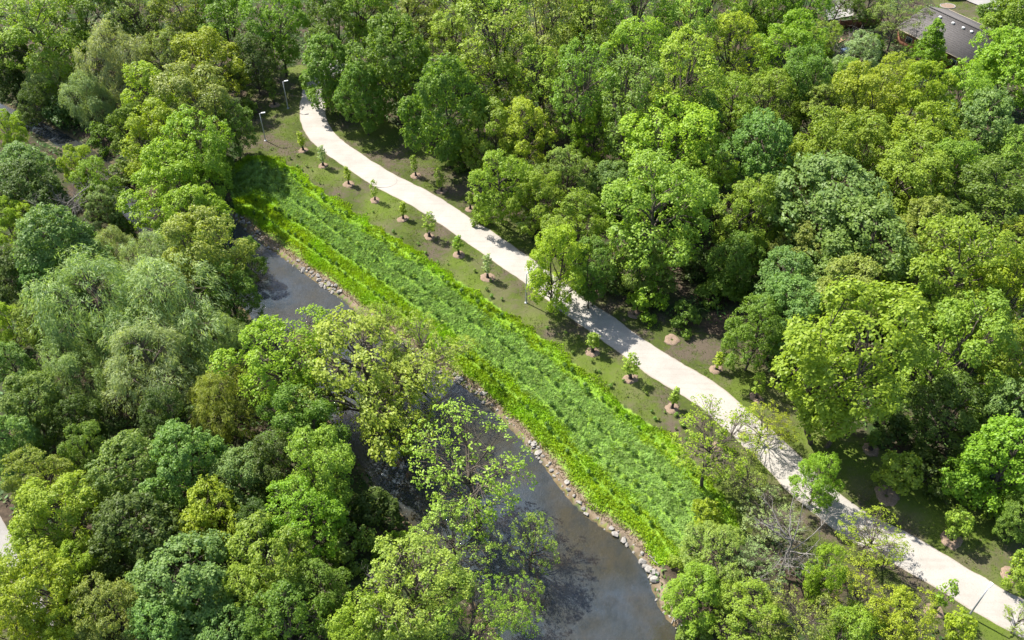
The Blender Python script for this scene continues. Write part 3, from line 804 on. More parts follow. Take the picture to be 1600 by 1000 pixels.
def make_sapling(seed, H, R):
    r = np.random.RandomState(seed); w = MB(); P = limb(w, (0, 0, -.1), (r.normal() * .05, r.normal() * .05, H * .9), .035, .012, r, 5, 0, 6)
    n = 46; hh = r.uniform(.3, 1.0, n); a = r.uniform(0, 6.28, n); rad = R * np.sqrt(r.uniform(.1, 1, n)) * (1.15 - .75 * np.abs(hh - .6) / .45)
    C = np.stack([rad * np.cos(a), rad * np.sin(a), H * hh], 1)
    for c in C: limb(w, (0, 0, c[2] - .25), c, .012, .006, r, 3, .02, 3)
    idx = np.repeat(np.arange(n), 11); m = len(idx); d = unit(r.normal(size=(m, 3))); Pn = C[idx] + d * .2
    V, F, T = leaves(Pn, d + np.array([0, 0, .7]), .2 * r.uniform(.7, 1.3, m), .13 * r.uniform(.7, 1.3, m), r.uniform(0, 1, m), r)
    g = MB(); k = 9; z = np.array([.02, .3, .6, .72]); g.tube([(0, 0, q) for q in z], [.21, .15, .12, .135], k, True)
    m_ = MB(); V2 = []; F2 = []
    rings = [(.14, .04), (.34, .13), (.6, .11), (.82, .03), (.9, -.06)]; K = 18
    for q, (rr, zz) in enumerate(rings):
        for j in range(K):
            e = 1 + r.uniform(-.14, .16) * (q > 1); V2.append([rr * e * math.cos(j / K * 6.283), rr * e * math.sin(j / K * 6.283), zz + r.uniform(-.025, .025)])
    for q in range(len(rings) - 1):
        for j in range(K): F2.append([q * K + j, q * K + (j + 1) % K, (q + 1) * K + (j + 1) % K, (q + 1) * K + j][::-1])
    m_.add(V2, np.array(F2))
    return dict(trunk=w.mesh('trunk', M_BARK), crown=mesh_of('crown', V, F, M_LEAF, tint=T), guard=g.mesh('tree_guard', M_GUARD), mulch=m_.mesh('mulch_ring', M_MULCH))


SAP = [make_sapling(40, 3.7, .55), make_sapling(41, 3.0, .5), make_sapling(42, 4.0, .68), make_sapling(43, 2.6, .48)]


def sapling(px, py, v, hue, where, s=1.0, crown=True):
    P = at(px, py); g = gz(P[0], P[1]); P = at(px, py, g); g = gz(P[0], P[1]); r = np.random.RandomState(int(px * 3 + py)); p = SAP[v % 4]
    if crown:
        o = empty('sapling_tree', (P[0], P[1], g), r.uniform(0, 6)); w_ = r.uniform(.8, 1.25); o.scale = (s * w_, s * w_, s * r.uniform(.85, 1.12)); o.rotation_euler = (r.normal() * .05, r.normal() * .05, r.uniform(0, 6))
        tag(o, f"{HUEW[hue]} sapling with a dark trunk guard, {where}", 'sapling', 'saplings planted along the path')
        link('trunk', p['trunk'], o); c = link('crown', p['crown'], o); c.color = (*(np.array(HUE[hue]) * r.uniform(.9, 1.15)), 1); link('tree_guard', p['guard'], o)
    m = link('mulch_ring', p['mulch']); m.location = (P[0], P[1], g); m.rotation_euler = (0, 0, r.uniform(0, 6)); m.scale = (r.uniform(.75, 1.05) * s, r.uniform(.75, 1.05) * s, 1)
    tag(m, f"tan mulch ring on the ground, {where}", 'mulch', 'mulch rings along the path')


left = [(429, 164, 2, 'G', 1.1), (474, 235, 1, 'Y', 1.0), (505, 259, 0, 'W', 1.0), (545, 288, 1, 'Y', 1.0), (586, 313, 2, 'L', 1.0), (630, 342, 3, 'Y', 1.0), (671, 370, 2, 'L', 1.05), (717, 398, 1, 'V', 1.0), (762, 434, 0, 'W', 1.05),
        (926, 550, 1, 'L', 1.15), (985, 592, 2, 'L', 1.1), (1050, 638, 3, 'L', 1.1), (1122, 697, 3, 'L', 1.0)]
for i, (x, y, v, h, s) in enumerate(left): sapling(x, y, v, h, f"{ORD[i]} from the bend on the river side", s)
right = [(650, 275, 0, 'L', 1.0), (690, 299, 2, 'L', 1.05), (735, 327, 1, 'L', .95), (937, 458, 3, 'G', 1.0), (991, 491, 1, 'G', 1.1), (1050, 531, 3, 'G', 1.1), (1119, 577, 1, 'Y', 1.0), (1182, 622, 2, 'L', 1.0), (1360, 702, 3, 'G', 1.2), (1385, 775, 3, 'L', 1.5), (1487, 844, 3, 'L', 1.2), (1578, 898, 1, 'L', 1.25)]
for i, (x, y, v, h, s) in enumerate(right): sapling(x, y, v, h, f"{ORD[i]} from the bend on the forest side", s, crown=i not in (4, 5, 9, 10))
sapling(1459, 955, 2, 'V', 'left of the nearest lamp post', 1.15)

# ------------------------------------------------------------------ lamp posts
LH = 4.7
lp = MB(); lp.tube([(0, 0, -.2), (0, 0, .5), (0, 0, LH * .6), (0, 0, LH)], [.095, .088, .075, .06], 10)
bp = MB(); bp.tube([(0, 0, -.1), (0, 0, .06), (0, 0, .09)], [.2, .2, .11], 12)
am = MB(); am.tube([(0, 0, LH - .1), (.1, 0, LH + .03), (.35, 0, LH + .08)], .035, 8)
hd = MB(); V = np.array([[.2, -.1, LH + .05], [.2, .1, LH + .05], [.85, .17, LH + .09], [.85, -.17, LH + .09], [.24, -.07, LH + .14], [.24, .07, LH + .14], [.8, .12, LH + .16], [.8, -.12, LH + .16]])
hd.add(V, [[0, 1, 2, 3], [7, 6, 5, 4], [0, 4, 5, 1], [1, 5, 6, 2], [2, 6, 7, 3], [3, 7, 4, 0]])
ln = MB(); ln.box((.6, 0, LH + .07), (.36, .2, .03))
LM = [('pole', lp.mesh('pole', M_METAL, True)), ('base_plate', bp.mesh('base_plate', M_METAL)), ('arm', am.mesh('arm', M_METAL, True)), ('lamp_head', hd.mesh('lamp_head', M_LAMPHEAD)), ('lens', ln.mesh('lens', M_LENS))]
for x, y, rz, lab in ((450, 169, .3, 'grey lamp post on the grass left of the path bend'), (415, 220, .2, 'grey lamp post in the shade beside the top of the grass bank'), (822, 473, .9, 'grey lamp post beside the two-stemmed tree on the near verge'), (1513, 963, .75, 'grey lamp post nearest the viewer at the bottom right of the path')):
    P = at(x, y); o = empty('lamp_post', (P[0], P[1], gz(P[0], P[1])), rz); tag(o, lab, 'lamp post', 'lamp posts along the path')
    for nme, me in LM: link(nme, me, o)

# ------------------------------------------------------------------ rocks at the waterline
RK = []
for v in range(6):
    import bmesh
    bm = bmesh.new(); bmesh.ops.create_icosphere(bm, subdivisions=2, radius=1); r = np.random.RandomState(60 + v)
    pl = unit(r.normal(size=(13, 3))); dd = r.uniform(.48, .78, 13); sc = np.array([r.uniform(.9, 1.25), r.uniform(.7, 1), r.uniform(.5, .75)])
    for q in bm.verts:
        c = np.array(q.co)
        for a, b in zip(pl, dd):
            e = c @ a
            if e > b: c = c - a * (e - b)
        q.co = Vector(c * sc + r.normal(size=3) * .015)
    me = bpy.data.meshes.new('rock'); bm.to_mesh(me); bm.free(); me.materials.append(M_ROCK); RK.append(me)
r = np.random.RandomState(11)
seg = RBW[i0 - 2:]; s = np.concatenate([[0], np.cumsum(np.hypot(*np.diff(seg, axis=0).T))]); t = 0.0; N_ROCK = 0
T2 = np.gradient(seg, axis=0); T2 = unit(T2)
while t < s[-1] - 1 and N_ROCK < 260:
    x = np.interp(t, s, seg[:, 0]); y = np.interp(t, s, seg[:, 1]); n2 = np.array([-np.interp(t, s, T2[:, 1]), np.interp(t, s, T2[:, 0])])
    if n2[0] < 0: n2 = -n2
    dens = vnoise(np.array([t]), np.array([0.0]), 5, 3)[0]; big = dens > .52
    k = r.randint(1, 4) if big else 1
    if dens > .2:
        for _ in range(k):
            off = r.uniform(-.25, .75 if big else .45); p = np.array([x, y]) + n2 * off; sz = (.12 + .3 * r.rand() ** 2.2) * (1.15 if big else .85)
            yy = p[1]
            if p[1] < 30: continue
            o = link('rock', RK[r.randint(6)]); z = gz(*p); o.location = (p[0], p[1], max(z, WL - .1) + sz * .08); o.scale = (sz * r.uniform(.9, 1.5), sz * r.uniform(.75, 1.1), sz * r.uniform(.8, 1.1)); o.rotation_euler = (r.uniform(-.4, .4), r.uniform(-.4, .4), r.uniform(0, 6.3)); N_ROCK += 1
            f = t / s[-1]; sec = ['beside the upstream pool', 'opposite the biggest limbed tree', 'opposite the sparse trees over the river', 'along the wide lower reach', 'in the cluster above the lower thicket', 'near the bottom edge'][min(5, int(f * 6))]
            sw_ = 'larger' if sz > .3 else 'small'; tag(o, f'{sw_} pale grey rock at the waterline {sec}', 'rock', f'{sw_} rocks {sec}')
    t += r.uniform(.3, .8) if big else r.uniform(.4, 1.2)

for k, (x, y, sz) in enumerate(((884, 768, .4), (893, 778, .36), (902, 789, .4), (908, 797, .34), (957, 837, .5), (971, 846, .55), (976, 853, .35), (999, 868, .4), (1000, 879, .5), (1004, 888, .45), (1010, 893, .55), (1018, 897, .6), (1014, 904, .45), (1024, 902, .4), (1020, 910, .65), (1060, 982, .45), (1076, 990, .6), (578, 498, .4), (593, 507, .35), (521, 452, .5))):
    P = at(x + 4, y - 3, WL + .2); o = link('rock', RK[k % 6]); o.location = (P[0], P[1], max(gz(P[0], P[1]), WL) + sz * .2); o.scale = (sz, sz * .8, sz * .8); o.rotation_euler = (r.uniform(-.4, .4), r.uniform(-.4, .4), r.uniform(0, 6.3))
    sec = 'in the group below the sparse river trees' if k < 4 else 'in the pair jutting from the lower bank' if k < 7 else 'in the pale pile above the lower thicket' if k < 15 else 'at the foot of the lower thicket' if k < 17 else 'at the lower end of the upstream pool'
    tag(o, f'big angular pale rock {sec}', 'rock', f'big rocks {sec}')

# driftwood sticks on the bank edge
for (x1, y1, x2, y2, rd, lab) in ((1013, 868, 1028, 884, .07, 'pale driftwood stick lying on the dry bank above the pale rocks'), (1034, 948, 1044, 945, .09, 'short grey log pointing into the water beside the lower bushes'), (1050, 972, 1057, 958, .08, 'grey driftwood branch at the waterline near the bottom edge'), (655, 838, 672, 862, .1, 'pale fallen log on the left bank of the river')):
    A, B = at(x1, y1, WL + .35), at(x2, y2, WL + .35); mb = MB(); A[2] = max(gz(A[0], A[1]), WL) + .06; B[2] = max(gz(B[0], B[1]), WL) + .08; M = (A + B) / 2
    limb(mb, A - M, B - M, rd, rd * .6, np.random.RandomState(int(x1)), 6, .03, 5); mb.tube([((A - M) * .2), ((A - M) * .2 + np.array([.25, .2, .25]))], [rd * .5, .01], 4)
    o = mb.build('driftwood_log', M_BARKG); o.location = M; tag(o, lab, 'driftwood')

# ------------------------------------------------------------------ grass on the bank and the verges


def blades(P, H, W, lean, col, r, name, label, cat, mat=None):
    """one bent blade of two triangles for each point"""
    m = len(P); a = np.arctan2(lean[:, 1], lean[:, 0]) + math.pi / 2 + r.normal(size=m) * .5; side = np.stack([np.cos(a), np.sin(a), np.zeros(m)], 1) * W[:, None]
    up = np.zeros((m, 3)); up[:, 2] = 1; tip = up * np.sqrt(np.clip(1 - np.sum(lean ** 2, 1, keepdims=True), .04, 1)) + np.concatenate([lean, np.zeros((m, 1))], 1)
    V = np.stack([P - side / 2, P + side / 2, P + tip * H[:, None] * .55 + up * H[:, None] * .1 + side * .4, P + tip * H[:, None]], 1).reshape(-1, 3)
    k = np.arange(m)[:, None] * 4; F = np.concatenate([k + np.array([[0, 1, 2]]), k + np.array([[0, 2, 3]])])
    C = np.repeat(np.concatenate([col, np.ones((m, 1))], 1), 4, 0)
    o = link(name, mesh_of(name, V, F, mat or M_GRASS, col=C)); tag(o, label, cat, kind='stuff'); return o


def scatter(poly, n, r):
    lo, hi = poly.min(0), poly.max(0); q = r.uniform(lo, hi, (n, 2)); return q[inside(q[:, 0], q[:, 1], poly)]


r = np.random.RandomState(21)
q = scatter(BANK, 1150000, r)
q = q[:330000] if len(q) > 330000 else q
u = bank_u(q[:, 0], q[:, 1]); nz = vnoise(q[:, 0], q[:, 1], 2.6, 1); nz2 = vnoise(q[:, 0], q[:, 1], .7, 2); nz3 = vnoise(q[:, 0], q[:, 1], 9, 3)
D = (RBW[i1] - RBW[i0]) / np.linalg.norm(RBW[i1] - RBW[i0]); along = q @ D
along_n = (along - along.min()) / (along.max() - along.min())
ue = u + (nz - .5) * .10 + (nz2 - .5) * .05
lower = .36 + .10 * (1 - along_n) - .03 * along_n
dark = np.clip((ue - lower) / .07, 0, 1) * np.clip((.88 - ue) / .05, 0, 1); dark *= np.clip((nz3 * .5 + nz * .3 + nz2 * .3 - .12) * 4, .45, .97)
dryf = np.clip((.12 + .14 * (nz - .4) - u + .04 * (1 - along_n)) / .07, 0, 1)
keep = (u > .045) & (r.rand(len(q)) > dryf * .55); q, u, dark, dryf, nz, nz2, nz3 = [a[keep] for a in (q, u, dark, dryf, nz, nz2, nz3)]
far_up = np.clip((u - .86) / .14, 0, 1)[:, None] * np.array([[D[1], -D[0]]]) * (1 if D[1] > 0 else -1)      # ragged upper edge: the grass creeps onto the verge
up_dir = UPW.mean(0) - RBB.mean(0); far_up *= 1 if (far_up.sum(0) @ up_dir) > 0 else -1
q = q + far_up * np.clip(vnoise(q[:, 0], q[:, 1], 1.4, 31) * 2.6 - .9, -.5, 1.5)[:, None] * r.uniform(.3, 1, (len(q), 1))
m = len(q); pick = r.rand(m) < dark
bright = np.array([.285, .44, .022]) * (0.72 + .55 * nz2[:, None]) * r.uniform(.8, 1.2, (m, 1)); bright[:, 0] *= .88 + .28 * nz
deep = np.array([.225, .35, .085]) * (0.75 + .5 * nz2[:, None]) * r.uniform(.8, 1.25, (m, 1))
dryc = np.array([.3, .24, .15]) * r.uniform(.65, 1.2, (m, 1))
col = np.where(pick[:, None], deep, bright); isdry = r.rand(m) < dryf; col = np.where(isdry[:, None], dryc, col)
zz = gzf(q[:, 0], q[:, 1]); P = np.stack([q[:, 0], q[:, 1], zz - .02], 1)
sw = vnoise(q[:, 0], q[:, 1], .55, 7) * 7 + vnoise(q[:, 0], q[:, 1], .26, 9) * 6 + r.normal(size=len(q)) * .35
ld = np.stack([np.cos(sw), np.sin(sw)], 1); down = np.array([[-D[1], D[0]]]) * (-1 if (-D[1]) > 0 else 1)
lean = np.where(pick[:, None], ld * .72 + down * .22 + r.normal(size=(m, 2)) * .12, ld * .42 + down * .38 + r.normal(size=(m, 2)) * .2); ln_ = np.linalg.norm(lean, axis=1, keepdims=True); lean = lean / np.maximum(1, ln_ / .93)
H = np.where(pick, r.uniform(.22, .42, m), r.uniform(.2, .42, m)) * np.where(isdry, .6, 1); W = np.where(pick, .09, .075) * r.uniform(.7, 1.3, m)
for uf in (.27, .45, .66, .9):
    H *= 1 - .7 * np.exp(-((u - uf + (nz2 - .5) * .02) / .02) ** 2)
# split into the two plant kinds
a_ = pick & ~isdry; b_ = ~pick & ~isdry
blades(P[a_], H[a_], W[a_], lean[a_], col[a_], r, 'flattened_grass', 'dark green flattened grass in long bands on the river bank', 'grass')
blades(P[b_], H[b_], W[b_], lean[b_], col[b_], r, 'tall_grass', 'bright yellow-green tall grass on the river bank', 'grass')
blades(P[isdry], H[isdry], W[isdry], lean[isdry], col[isdry], r, 'dry_grass', 'tan dry grass strip above the rocks', 'grass')
# verges
q = np.concatenate([scatter(VERGE, 330000, r), scatter(LAWN2, 16000, r), scatter(YARD, 30000, r)])
ok = (seg_dist(q[:, 0], q[:, 1], PCW) > PATH_W / 2 + .12) & ~inside(q[:, 0], q[:, 1], BANK) & (seg_dist(q[:, 0], q[:, 1], P2W) > 1.3)
n1 = vnoise(q[:, 0], q[:, 1], 3.2, 11) * .6 + vnoise(q[:, 0], q[:, 1], .9, 13) * .4
ok &= r.rand(len(q)) < np.clip((n1 - .3) * 4, .12, 1); q = q[ok]; n1 = n1[ok]; m = len(q)
col = np.array([.1, .15, .024]) * r.uniform(.6, 1.3, (m, 1)); col *= (.7 + .7 * vnoise(q[:, 0], q[:, 1], 1.3, 19))[:, None]; col[:, 0] *= .8 + .6 * vnoise(q[:, 0], q[:, 1], 5, 15); dr = r.rand(m) < .16; col[dr] = np.array([.2, .16, .09]) * r.uniform(.7, 1.1, (dr.sum(), 1))
P = np.stack([q[:, 0], q[:, 1], gzf(q[:, 0], q[:, 1]) - .01], 1)
blades(P, r.uniform(.06, .2, m) * (.6 + 1.3 * vnoise(q[:, 0], q[:, 1], .8, 23) ** 2), r.uniform(.04, .09, m), r.normal(size=(m, 2)) * .4, col, r, 'verge_grass', 'short patchy grass on the verges of the path', 'grass')
# forest floor plants
FR = np.array([[-112, 176], [112, 176], [70, 60], [52, 30], [-52, 30], [-70, 60]])
q = scatter(FR, 150000, r)
ok = ~inside(q[:, 0], q[:, 1], VERGE) & ~inside(q[:, 0], q[:, 1], BANK) & ~inside(q[:, 0], q[:, 1], RIVER) & ~inside(q[:, 0], q[:, 1], LAWN2) & ~inside(q[:, 0], q[:, 1], YARD) & (seg_dist(q[:, 0], q[:, 1], P2W) > 1.5) & (seg_dist(q[:, 0], q[:, 1], PCW) > 2.6)
n1 = vnoise(q[:, 0], q[:, 1], 4.0, 21); ok &= n1 > .36; q = q[ok]; n1 = n1[ok]; m = len(q)
hgt = np.clip((n1 - .36) * 2.6, .1, 1.1) * r.uniform(.2, 1.0, m); P = np.stack([q[:, 0], q[:, 1], np.maximum(gzf(q[:, 0], q[:, 1]), WL) + hgt], 1)
V, F, T = leaves(P, r.normal(size=(m, 3)) * .6 + np.array([0, 0, 1.0]), r.uniform(.25, .6, m), r.uniform(.16, .36, m), np.zeros(m), r)
col = np.array([.07, .13, .025]) * r.uniform(.6, 1.4, (m, 1)); col[:, 0] *= r.uniform(.7, 1.3, m)
tag(link('undergrowth', mesh_of('undergrowth', V, F, M_UNDER, col=np.repeat(np.concatenate([col, np.ones((m, 1))], 1), 4, 0))), 'low leafy undergrowth on the forest floor', 'undergrowth', kind='stuff')

# small shrubs planted in rows on the bank
SEED = []
for v in range(4):
    rr = np.random.RandomState(70 + v); n = 60; d = unit(rr.normal(size=(n, 3)) + np.array([0, 0, .5])); P = d * np.array([.3, .3, .38]) * rr.uniform(.5, 1, (n, 1)) + np.array([0, 0, .45])
    V, F, T = leaves(P, d + np.array([0, 0, .5]) + rr.normal(size=(n, 3)) * .4, .2, .12, rr.uniform(0, 1, n), rr); w = MB()
    for q in range(4): limb(w, (0, 0, -.05), P[q], .015, .006, rr, 3, .02, 3)
    SEED.append((mesh_of('foliage', V, F, M_LEAF, tint=T), w.mesh('stem', M_BARK)))
r = np.random.RandomState(31); L0 = np.linspace(0, 1, 400)
ru = np.stack([np.interp(L0, np.linspace(0, 1, len(RBB)), RBB[:, i]) for i in (0, 1)], 1); uu = np.stack([np.interp(L0, np.linspace(0, 1, len(UPW)), UPW[:, i]) for i in (0, 1)], 1)
for row, (uf, nme) in enumerate(((.27, 'lowest'), (.45, 'second lowest'), (.66, 'second highest'), (.9, 'highest'))):
    L = ru + (uu - ru) * uf; s = np.concatenate([[0], np.cumsum(np.hypot(*np.diff(L, axis=0).T))]); t = 4.0
    while t < s[-1] - 3:
        if r.rand() < .86:
            x = np.interp(t, s, L[:, 0]) + r.normal() * .14; y = np.interp(t, s, L[:, 1]) + r.normal() * .14; v = r.randint(4); sc = r.uniform(.6, 1.2)
            lite = r.rand() < (.22 if row < 3 else .4)
            o = empty('shrub_seedling', (x, y, gz(x, y)), r.uniform(0, 6)); o.scale = (sc, sc, sc)
            tag(o, f"small {'light' if lite else 'dark'} green planted shrub in the {nme} row along the grass bank", 'shrub', f"{'light' if lite else 'dark'} shrubs in the {nme} bank row")
            c = link('foliage', SEED[v][0], o); c.color = ((.2, .3, .03, 1) if lite else (.085, .165, .028, 1)); link('stem', SEED[v][1], o)
        t += r.uniform(.7, 1.9)

# weeds sprouting on the verge between saplings and bank
r = np.random.RandomState(33)
for k in range(70):
    f = r.rand(); x = np.interp(f, np.linspace(0, 1, len(UPW)), UPW[:, 0]); y = np.interp(f, np.linspace(0, 1, len(UPW)), UPW[:, 1]); nd = np.array([D[1], -D[0]]); nd = nd if nd @ (UPW.mean(0) - RBB.mean(0)) > 0 else -nd
    x, y = np.array([x, y]) + nd * (.5 + 2.6 * r.rand() ** 1.6)
    if seg_dist(np.array([x]), np.array([y]), PCW)[0] < PATH_W / 2 + .5: continue
    o = empty('weed_clump', (x, y, gz(x, y)), r.uniform(0, 6)); s_ = r.uniform(.4, 1.0); o.scale = (s_, s_, s_ * .8)
    tag(o, 'small green weed clump on the verge between saplings and grass bank', 'weed', 'weed clumps on the river-side verge'); v = r.randint(4)
    cc = link('foliage', SEED[v][0], o); cc.color = (.15 * r.uniform(.7, 1.2), .24 * r.uniform(.8, 1.1), .035, 1); link('stem', SEED[v][1], o)

# ------------------------------------------------------------------ house and garden, upper right
M_ROOF = noisy('asphalt_shingle', (.07, .065, .063), (.125, .117, .112), 5, .95, .1, .5, .03)
M_BRICK = noisy('house_brick', (.2, .09, .06), (.3, .15, .1), 4, .9, .1, .3, .02)
M_WHITE = noisy('white_paint', (.68, .68, .66), (.78, .78, .76), 3, .5, .3, .05, .01)
M_FENCE = noisy('stained_wood', (.085, .035, .02), (.16, .07, .04), 4, .85, .2, .3, .02)
M_WOOD = noisy('weathered_wood', (.2, .17, .13), (.32, .27, .21), 5, .9, .1, .3, .02)
M_GLASS = noisy('window_glass', (.02, .024, .028), (.035, .04, .045), 2, .08, .6, .0, .01)
M_BLACK = noisy('black_car_paint', (.008, .008, .009), (.014, .014, .016), 3, .18, .6, .0, .01)
M_RUBBER = noisy('tyre_rubber', (.015, .015, .015), (.03, .03, .03), 8, .9, .1, .1, .01)
M_BLUE = noisy('blue_tarpaulin', (.06, .1, .16), (.12, .17, .24), 3, .5, .3, .3, .03)
EH, RH = 2.9, 5.2
e0, e1 = at(1400, 42, EH), at(1512, 97, EH); r0, r1 = at(1462, 13, RH), at(1553, 55, RH)
ax = unit((e1 - e0)[:2]); nrm = np.array([-ax[1], ax[0]])
if nrm @ ((r0 + r1) / 2 - (e0 + e1) / 2)[:2] < 0: nrm = -nrm
half = float(np.mean([nrm @ (r0 - e0)[:2], nrm @ (r1 - e1)[:2]])); half = min(max(half, 4.0), 7.0)
smin = min(ax @ e0[:2], ax @ r0[:2]); smax = max(ax @ e1[:2], ax @ r1[:2]); Lh = smax - smin
mid = ax * (smin + smax) / 2 + nrm * float(nrm @ ((e0 + e1) / 2)[:2] + half)
house = empty('house', (mid[0], mid[1], gz(*mid)), math.atan2(ax[1], ax[0])); tag(house, 'house with brown-grey shingle roof and white roof vents, upper right', 'house')
hl = Lh / 2; sgn = 1.0 if (np.array([-ax[1], ax[0]]) @ nrm) > 0 else -1.0     # local y axis runs along nrm * sgn
mb = MB(); mb.box((0, 0, EH / 2 - .15), (Lh - .8, half * 2 - .8, EH + .1)); mb.build('wall', M_BRICK, house)
for q in (-1, 1):                                            # gable ends
    mb = MB(); x = q * (hl - .42); V = [[x, -half + .4, EH - .1], [x, half - .4, EH - .1], [x, 0, RH - .2]]; V += [[a - q * .12, b, c] for a, b, c in V]; mb.add(V, [[0, 1, 2], [5, 4, 3]]); mb.add(V, [[0, 3, 4, 1], [1, 4, 5, 2], [2, 5, 3, 0]]); mb.build('gable', M_WHITE, house)
for q in (-1, 1):
    mb = MB(); V = [[-hl, 0, RH], [hl, 0, RH], [hl, q * half, EH], [-hl, q * half, EH]]; V += [[a, b, c - .14] for a, b, c in V]
    mb.add(V, [[0, 1, 2, 3], [7, 6, 5, 4], [0, 4, 5, 1], [1, 5, 6, 2], [2, 6, 7, 3], [3, 7, 4, 0]]); rf = mb.build('roof', M_ROOF, house)
    g = MB(); g.box((0, q * (half + .07), EH - .06), (Lh, .14, .13)); g.build('gutter', M_WOOD, rf)
    if q == -sgn:
        for k, f in enumerate((.38, .52, .63, .76, .2)):
            x = -hl + Lh * f + 1.0; y = q * half * .17; v = MB(); z = RH - (RH - EH) * .17; v.box((x, y, z + .1), (.34, .34, .26)); v.box((x, y, z + .26), (.44, .44, .07)); v.build('roof_vent', M_WHITE, rf)
        # courses of shingles as thin proud steps
        for k in range(1, 16):
            f = k / 16; c = MB(); c.box((0, q * half * f, RH - (RH - EH) * f + .008), (Lh - .02, .05, .02)); c.build('shingle_course', M_ROOF, rf)
rc = MB(); rc.tube([(-hl, 0, RH + .02), (hl, 0, RH + .02)], .1, 6); rc.build('ridge_cap', M_ROOF, house)
for f in (-.3, .05, .32):
    wdw = MB(); wdw.box((f * Lh, -sgn * (half - .4), 1.6), (1.3, .1, 1.1)); wo_ = wdw.build('window', M_WHITE, house); gl = MB(); gl.box((f * Lh, -sgn * (half - .34), 1.6), (1.1, .06, .92)); gl.build('pane', M_GLASS, wo_)
# driveway, round bed, car
dw = ats([(1528, -12), (1575, -12), (1600, 20), (1560, 18), (1515, 12)]); zc = .02
V = [[x, y, gz(x, y) + .05] for x, y in dw]; mb = MB(); mb.add(V, [[0, 4, 3]]); mb.add(V, [[0, 3, 2]]); mb.add(V, [[0, 2, 1]])
dwo = ats([(1470, -40), (1620, -40), (1620, 6), (1590, 18), (1545, 16), (1515, 4), (1490, -8)]); mb = MB(); zt = max(gz(x, y) for x, y in dwo) + .06
c = dwo.mean(0); V = [[c[0], c[1], zt]] + [[x, y, zt] for x, y in dwo]; mb.add(V, [[0, k + 1, (k + 1) % len(dwo) + 1] for k in range(len(dwo))]); tag(mb.build('driveway', M_CONC), kind='structure')
bc = at(1481, 9); mb = MB(); K = 20
V = [[0, 0, .16]] + [[1.35 * math.cos(k / K * 6.283), 1.1 * math.sin(k / K * 6.283), .08] for k in range(K)]; mb.add(V, [[0, k + 1, (k + 1) % K + 1] for k in range(K)])
bed = empty('flower_bed', (bc[0], bc[1], gz(bc[0], bc[1]))); tag(bed, 'round mulched flower bed with pale edging on the lawn behind the roof', 'flower bed'); mb.build('soil', M_MULCH, bed)
mb = MB(); mb.tube([(1.4 * math.cos(a), 1.15 * math.sin(a), .06) for a in np.linspace(0, 6.283, 25)], .1, 5, False); mb.build('edging', M_CONC, bed)
cp = at(1496, 0); car = empty('parked_car', (cp[0], cp[1] + 1.0, zt), .05); tag(car, 'black parked car on the driveway, cut by the top edge', 'car')
prof = [(-2.2, .35), (-2.25, .75), (-2.0, .95), (-1.3, 1.0), (-.7, 1.42), (.9, 1.45), (1.7, 1.02), (2.15, .92), (2.25, .6), (2.2, .35)]
V = [[x, s_ * (.9 if z < 1.03 else .72), z] for s_ in (-1, 1) for x, z in prof]; n = len(prof); mb = MB(); mb.add(V, [[k, (k + 1) % n, (k + 1) % n + n, k + n] for k in range(n)])
V2 = V + [[0, -.9, .7], [0, .9, .7]]; mb.add(V2, [[k, (k + 1) % n, 2 * n][::-1] for k in range(n)] + [[k + n, (k + 1) % n + n, 2 * n + 1] for k in range(n)]); mb.build('body', M_BLACK, car)
for x in (-1.35, 1.4):
    for y in (-.86, .86):
        mb = MB(); mb.tube([(x, y - .1, .33), (x, y + .1, .33)], .33, 16); wl = mb.build('wheel', M_RUBBER, car); mb = MB(); mb.tube([(x, y - .115, .33), (x, y + .115, .33)], .2, 12); mb.build('rim', M_METAL, wl)
for s_ in (-1, 1):
    mb = MB(); mb.add([[-.95, s_ * .86, 1.05], [1.35, s_ * .86, 1.05], [.85, s_ * .75, 1.38], [-.65, s_ * .75, 1.38]], [[0, 1, 2, 3]]); mb.build('side_window', M_GLASS, car)
    mb = MB(); mb.box((2.2, s_ * .6, .75), (.12, .35, .14)); mb.build('headlight', M_WHITE, car)
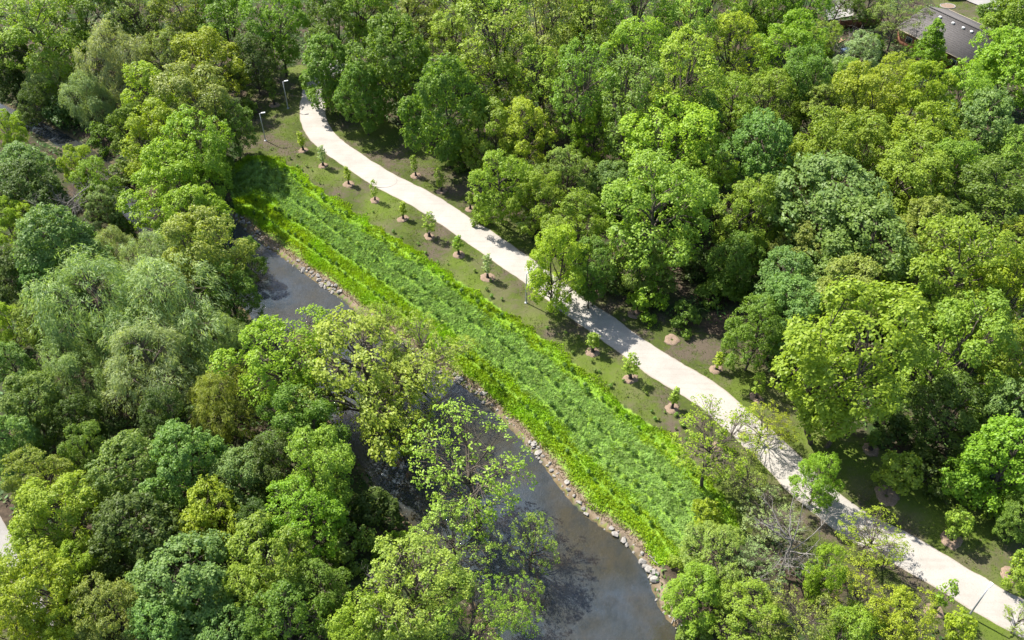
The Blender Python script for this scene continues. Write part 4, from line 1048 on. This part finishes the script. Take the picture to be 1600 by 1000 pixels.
# white patio, reddish fence, post, garden oddments
pp = ats([(1288, 4), (1332, -6), (1334, 26), (1292, 34)]); zt = max(gz(x, y) for x, y in pp) + .12; mb = MB(); V = [[x, y, zt] for x, y in pp] + [[x, y, zt - .4] for x, y in pp]
mb.add(V, [[0, 1, 2, 3][::-1], [0, 4, 5, 1], [1, 5, 6, 2], [2, 6, 7, 3], [3, 7, 4, 0]]); tag(mb.build('patio', M_CONC), kind='structure')
A, B = at(1310, 46)[:2], at(1376, 39)[:2]; d = unit(B - A); Lf = float(np.linalg.norm(B - A)); rz = math.atan2(d[1], d[0])
fe = empty('garden_fence', (A[0], A[1], gz(*A)), rz); tag(fe, 'dark reddish wooden fence below the white patio, upper right', 'fence')
nb = int(Lf / .17); bmesh_board = MB(); bmesh_board.box((0, 0, .85), (.15, .03, 1.75)); bme = bmesh_board.mesh('board', M_FENCE); rr = np.random.RandomState(5)
for k in range(nb):
    b = link('board', bme, fe); b.location = (.1 + k * .17, rr.uniform(-.008, .008), rr.uniform(-.02, .02))
for k in range(int(Lf / 2.4) + 1): mb = MB(); mb.box((k * 2.4 + .02, .1, .95), (.12, .12, 2.0)); mb.build('post', M_FENCE, fe)
mb = MB(); mb.box((Lf / 2, .02, 1.79), (Lf, .16, .06)); mb.build('top_rail', M_WOOD, fe)
P = at(1331, 30); mb = MB(); mb.tube([(0, 0, -.2), (.1, .1, 3.2)], [.07, .05], 6); o = mb.build('wooden_pole', M_WOOD); o.location = (P[0], P[1], gz(P[0], P[1])); tag(o, 'thin wooden pole leaning at the corner of the white patio', 'pole')
P = at(1320, 86); mb = MB(); mb.box((0, 0, .45), (1.5, 1.0, .9)); mb.box((0, 0, .93), (1.7, 1.2, .08)); o = mb.build('garden_box', M_BLUE, None); o.location = (P[0], P[1], gz(P[0], P[1])); o.rotation_euler = (0, 0, .5); tag(o, 'faded blue garden storage box among the trees below the fence', 'box')
P = at(1310, 66); mb = MB()
for k in range(5): mb.box((0, k * .16 - .3, .1 + .06 * (k % 2)), (3.0, .13, .08), .02 * k)
o = mb.build('lumber_pile', noisy('fresh_lumber', (.4, .27, .16), (.5, .35, .22), 4)); o.location = (P[0], P[1], gz(P[0], P[1])); o.rotation_euler = (0, 0, .7); tag(o, 'small pile of orange-brown planks below the fence', 'planks')
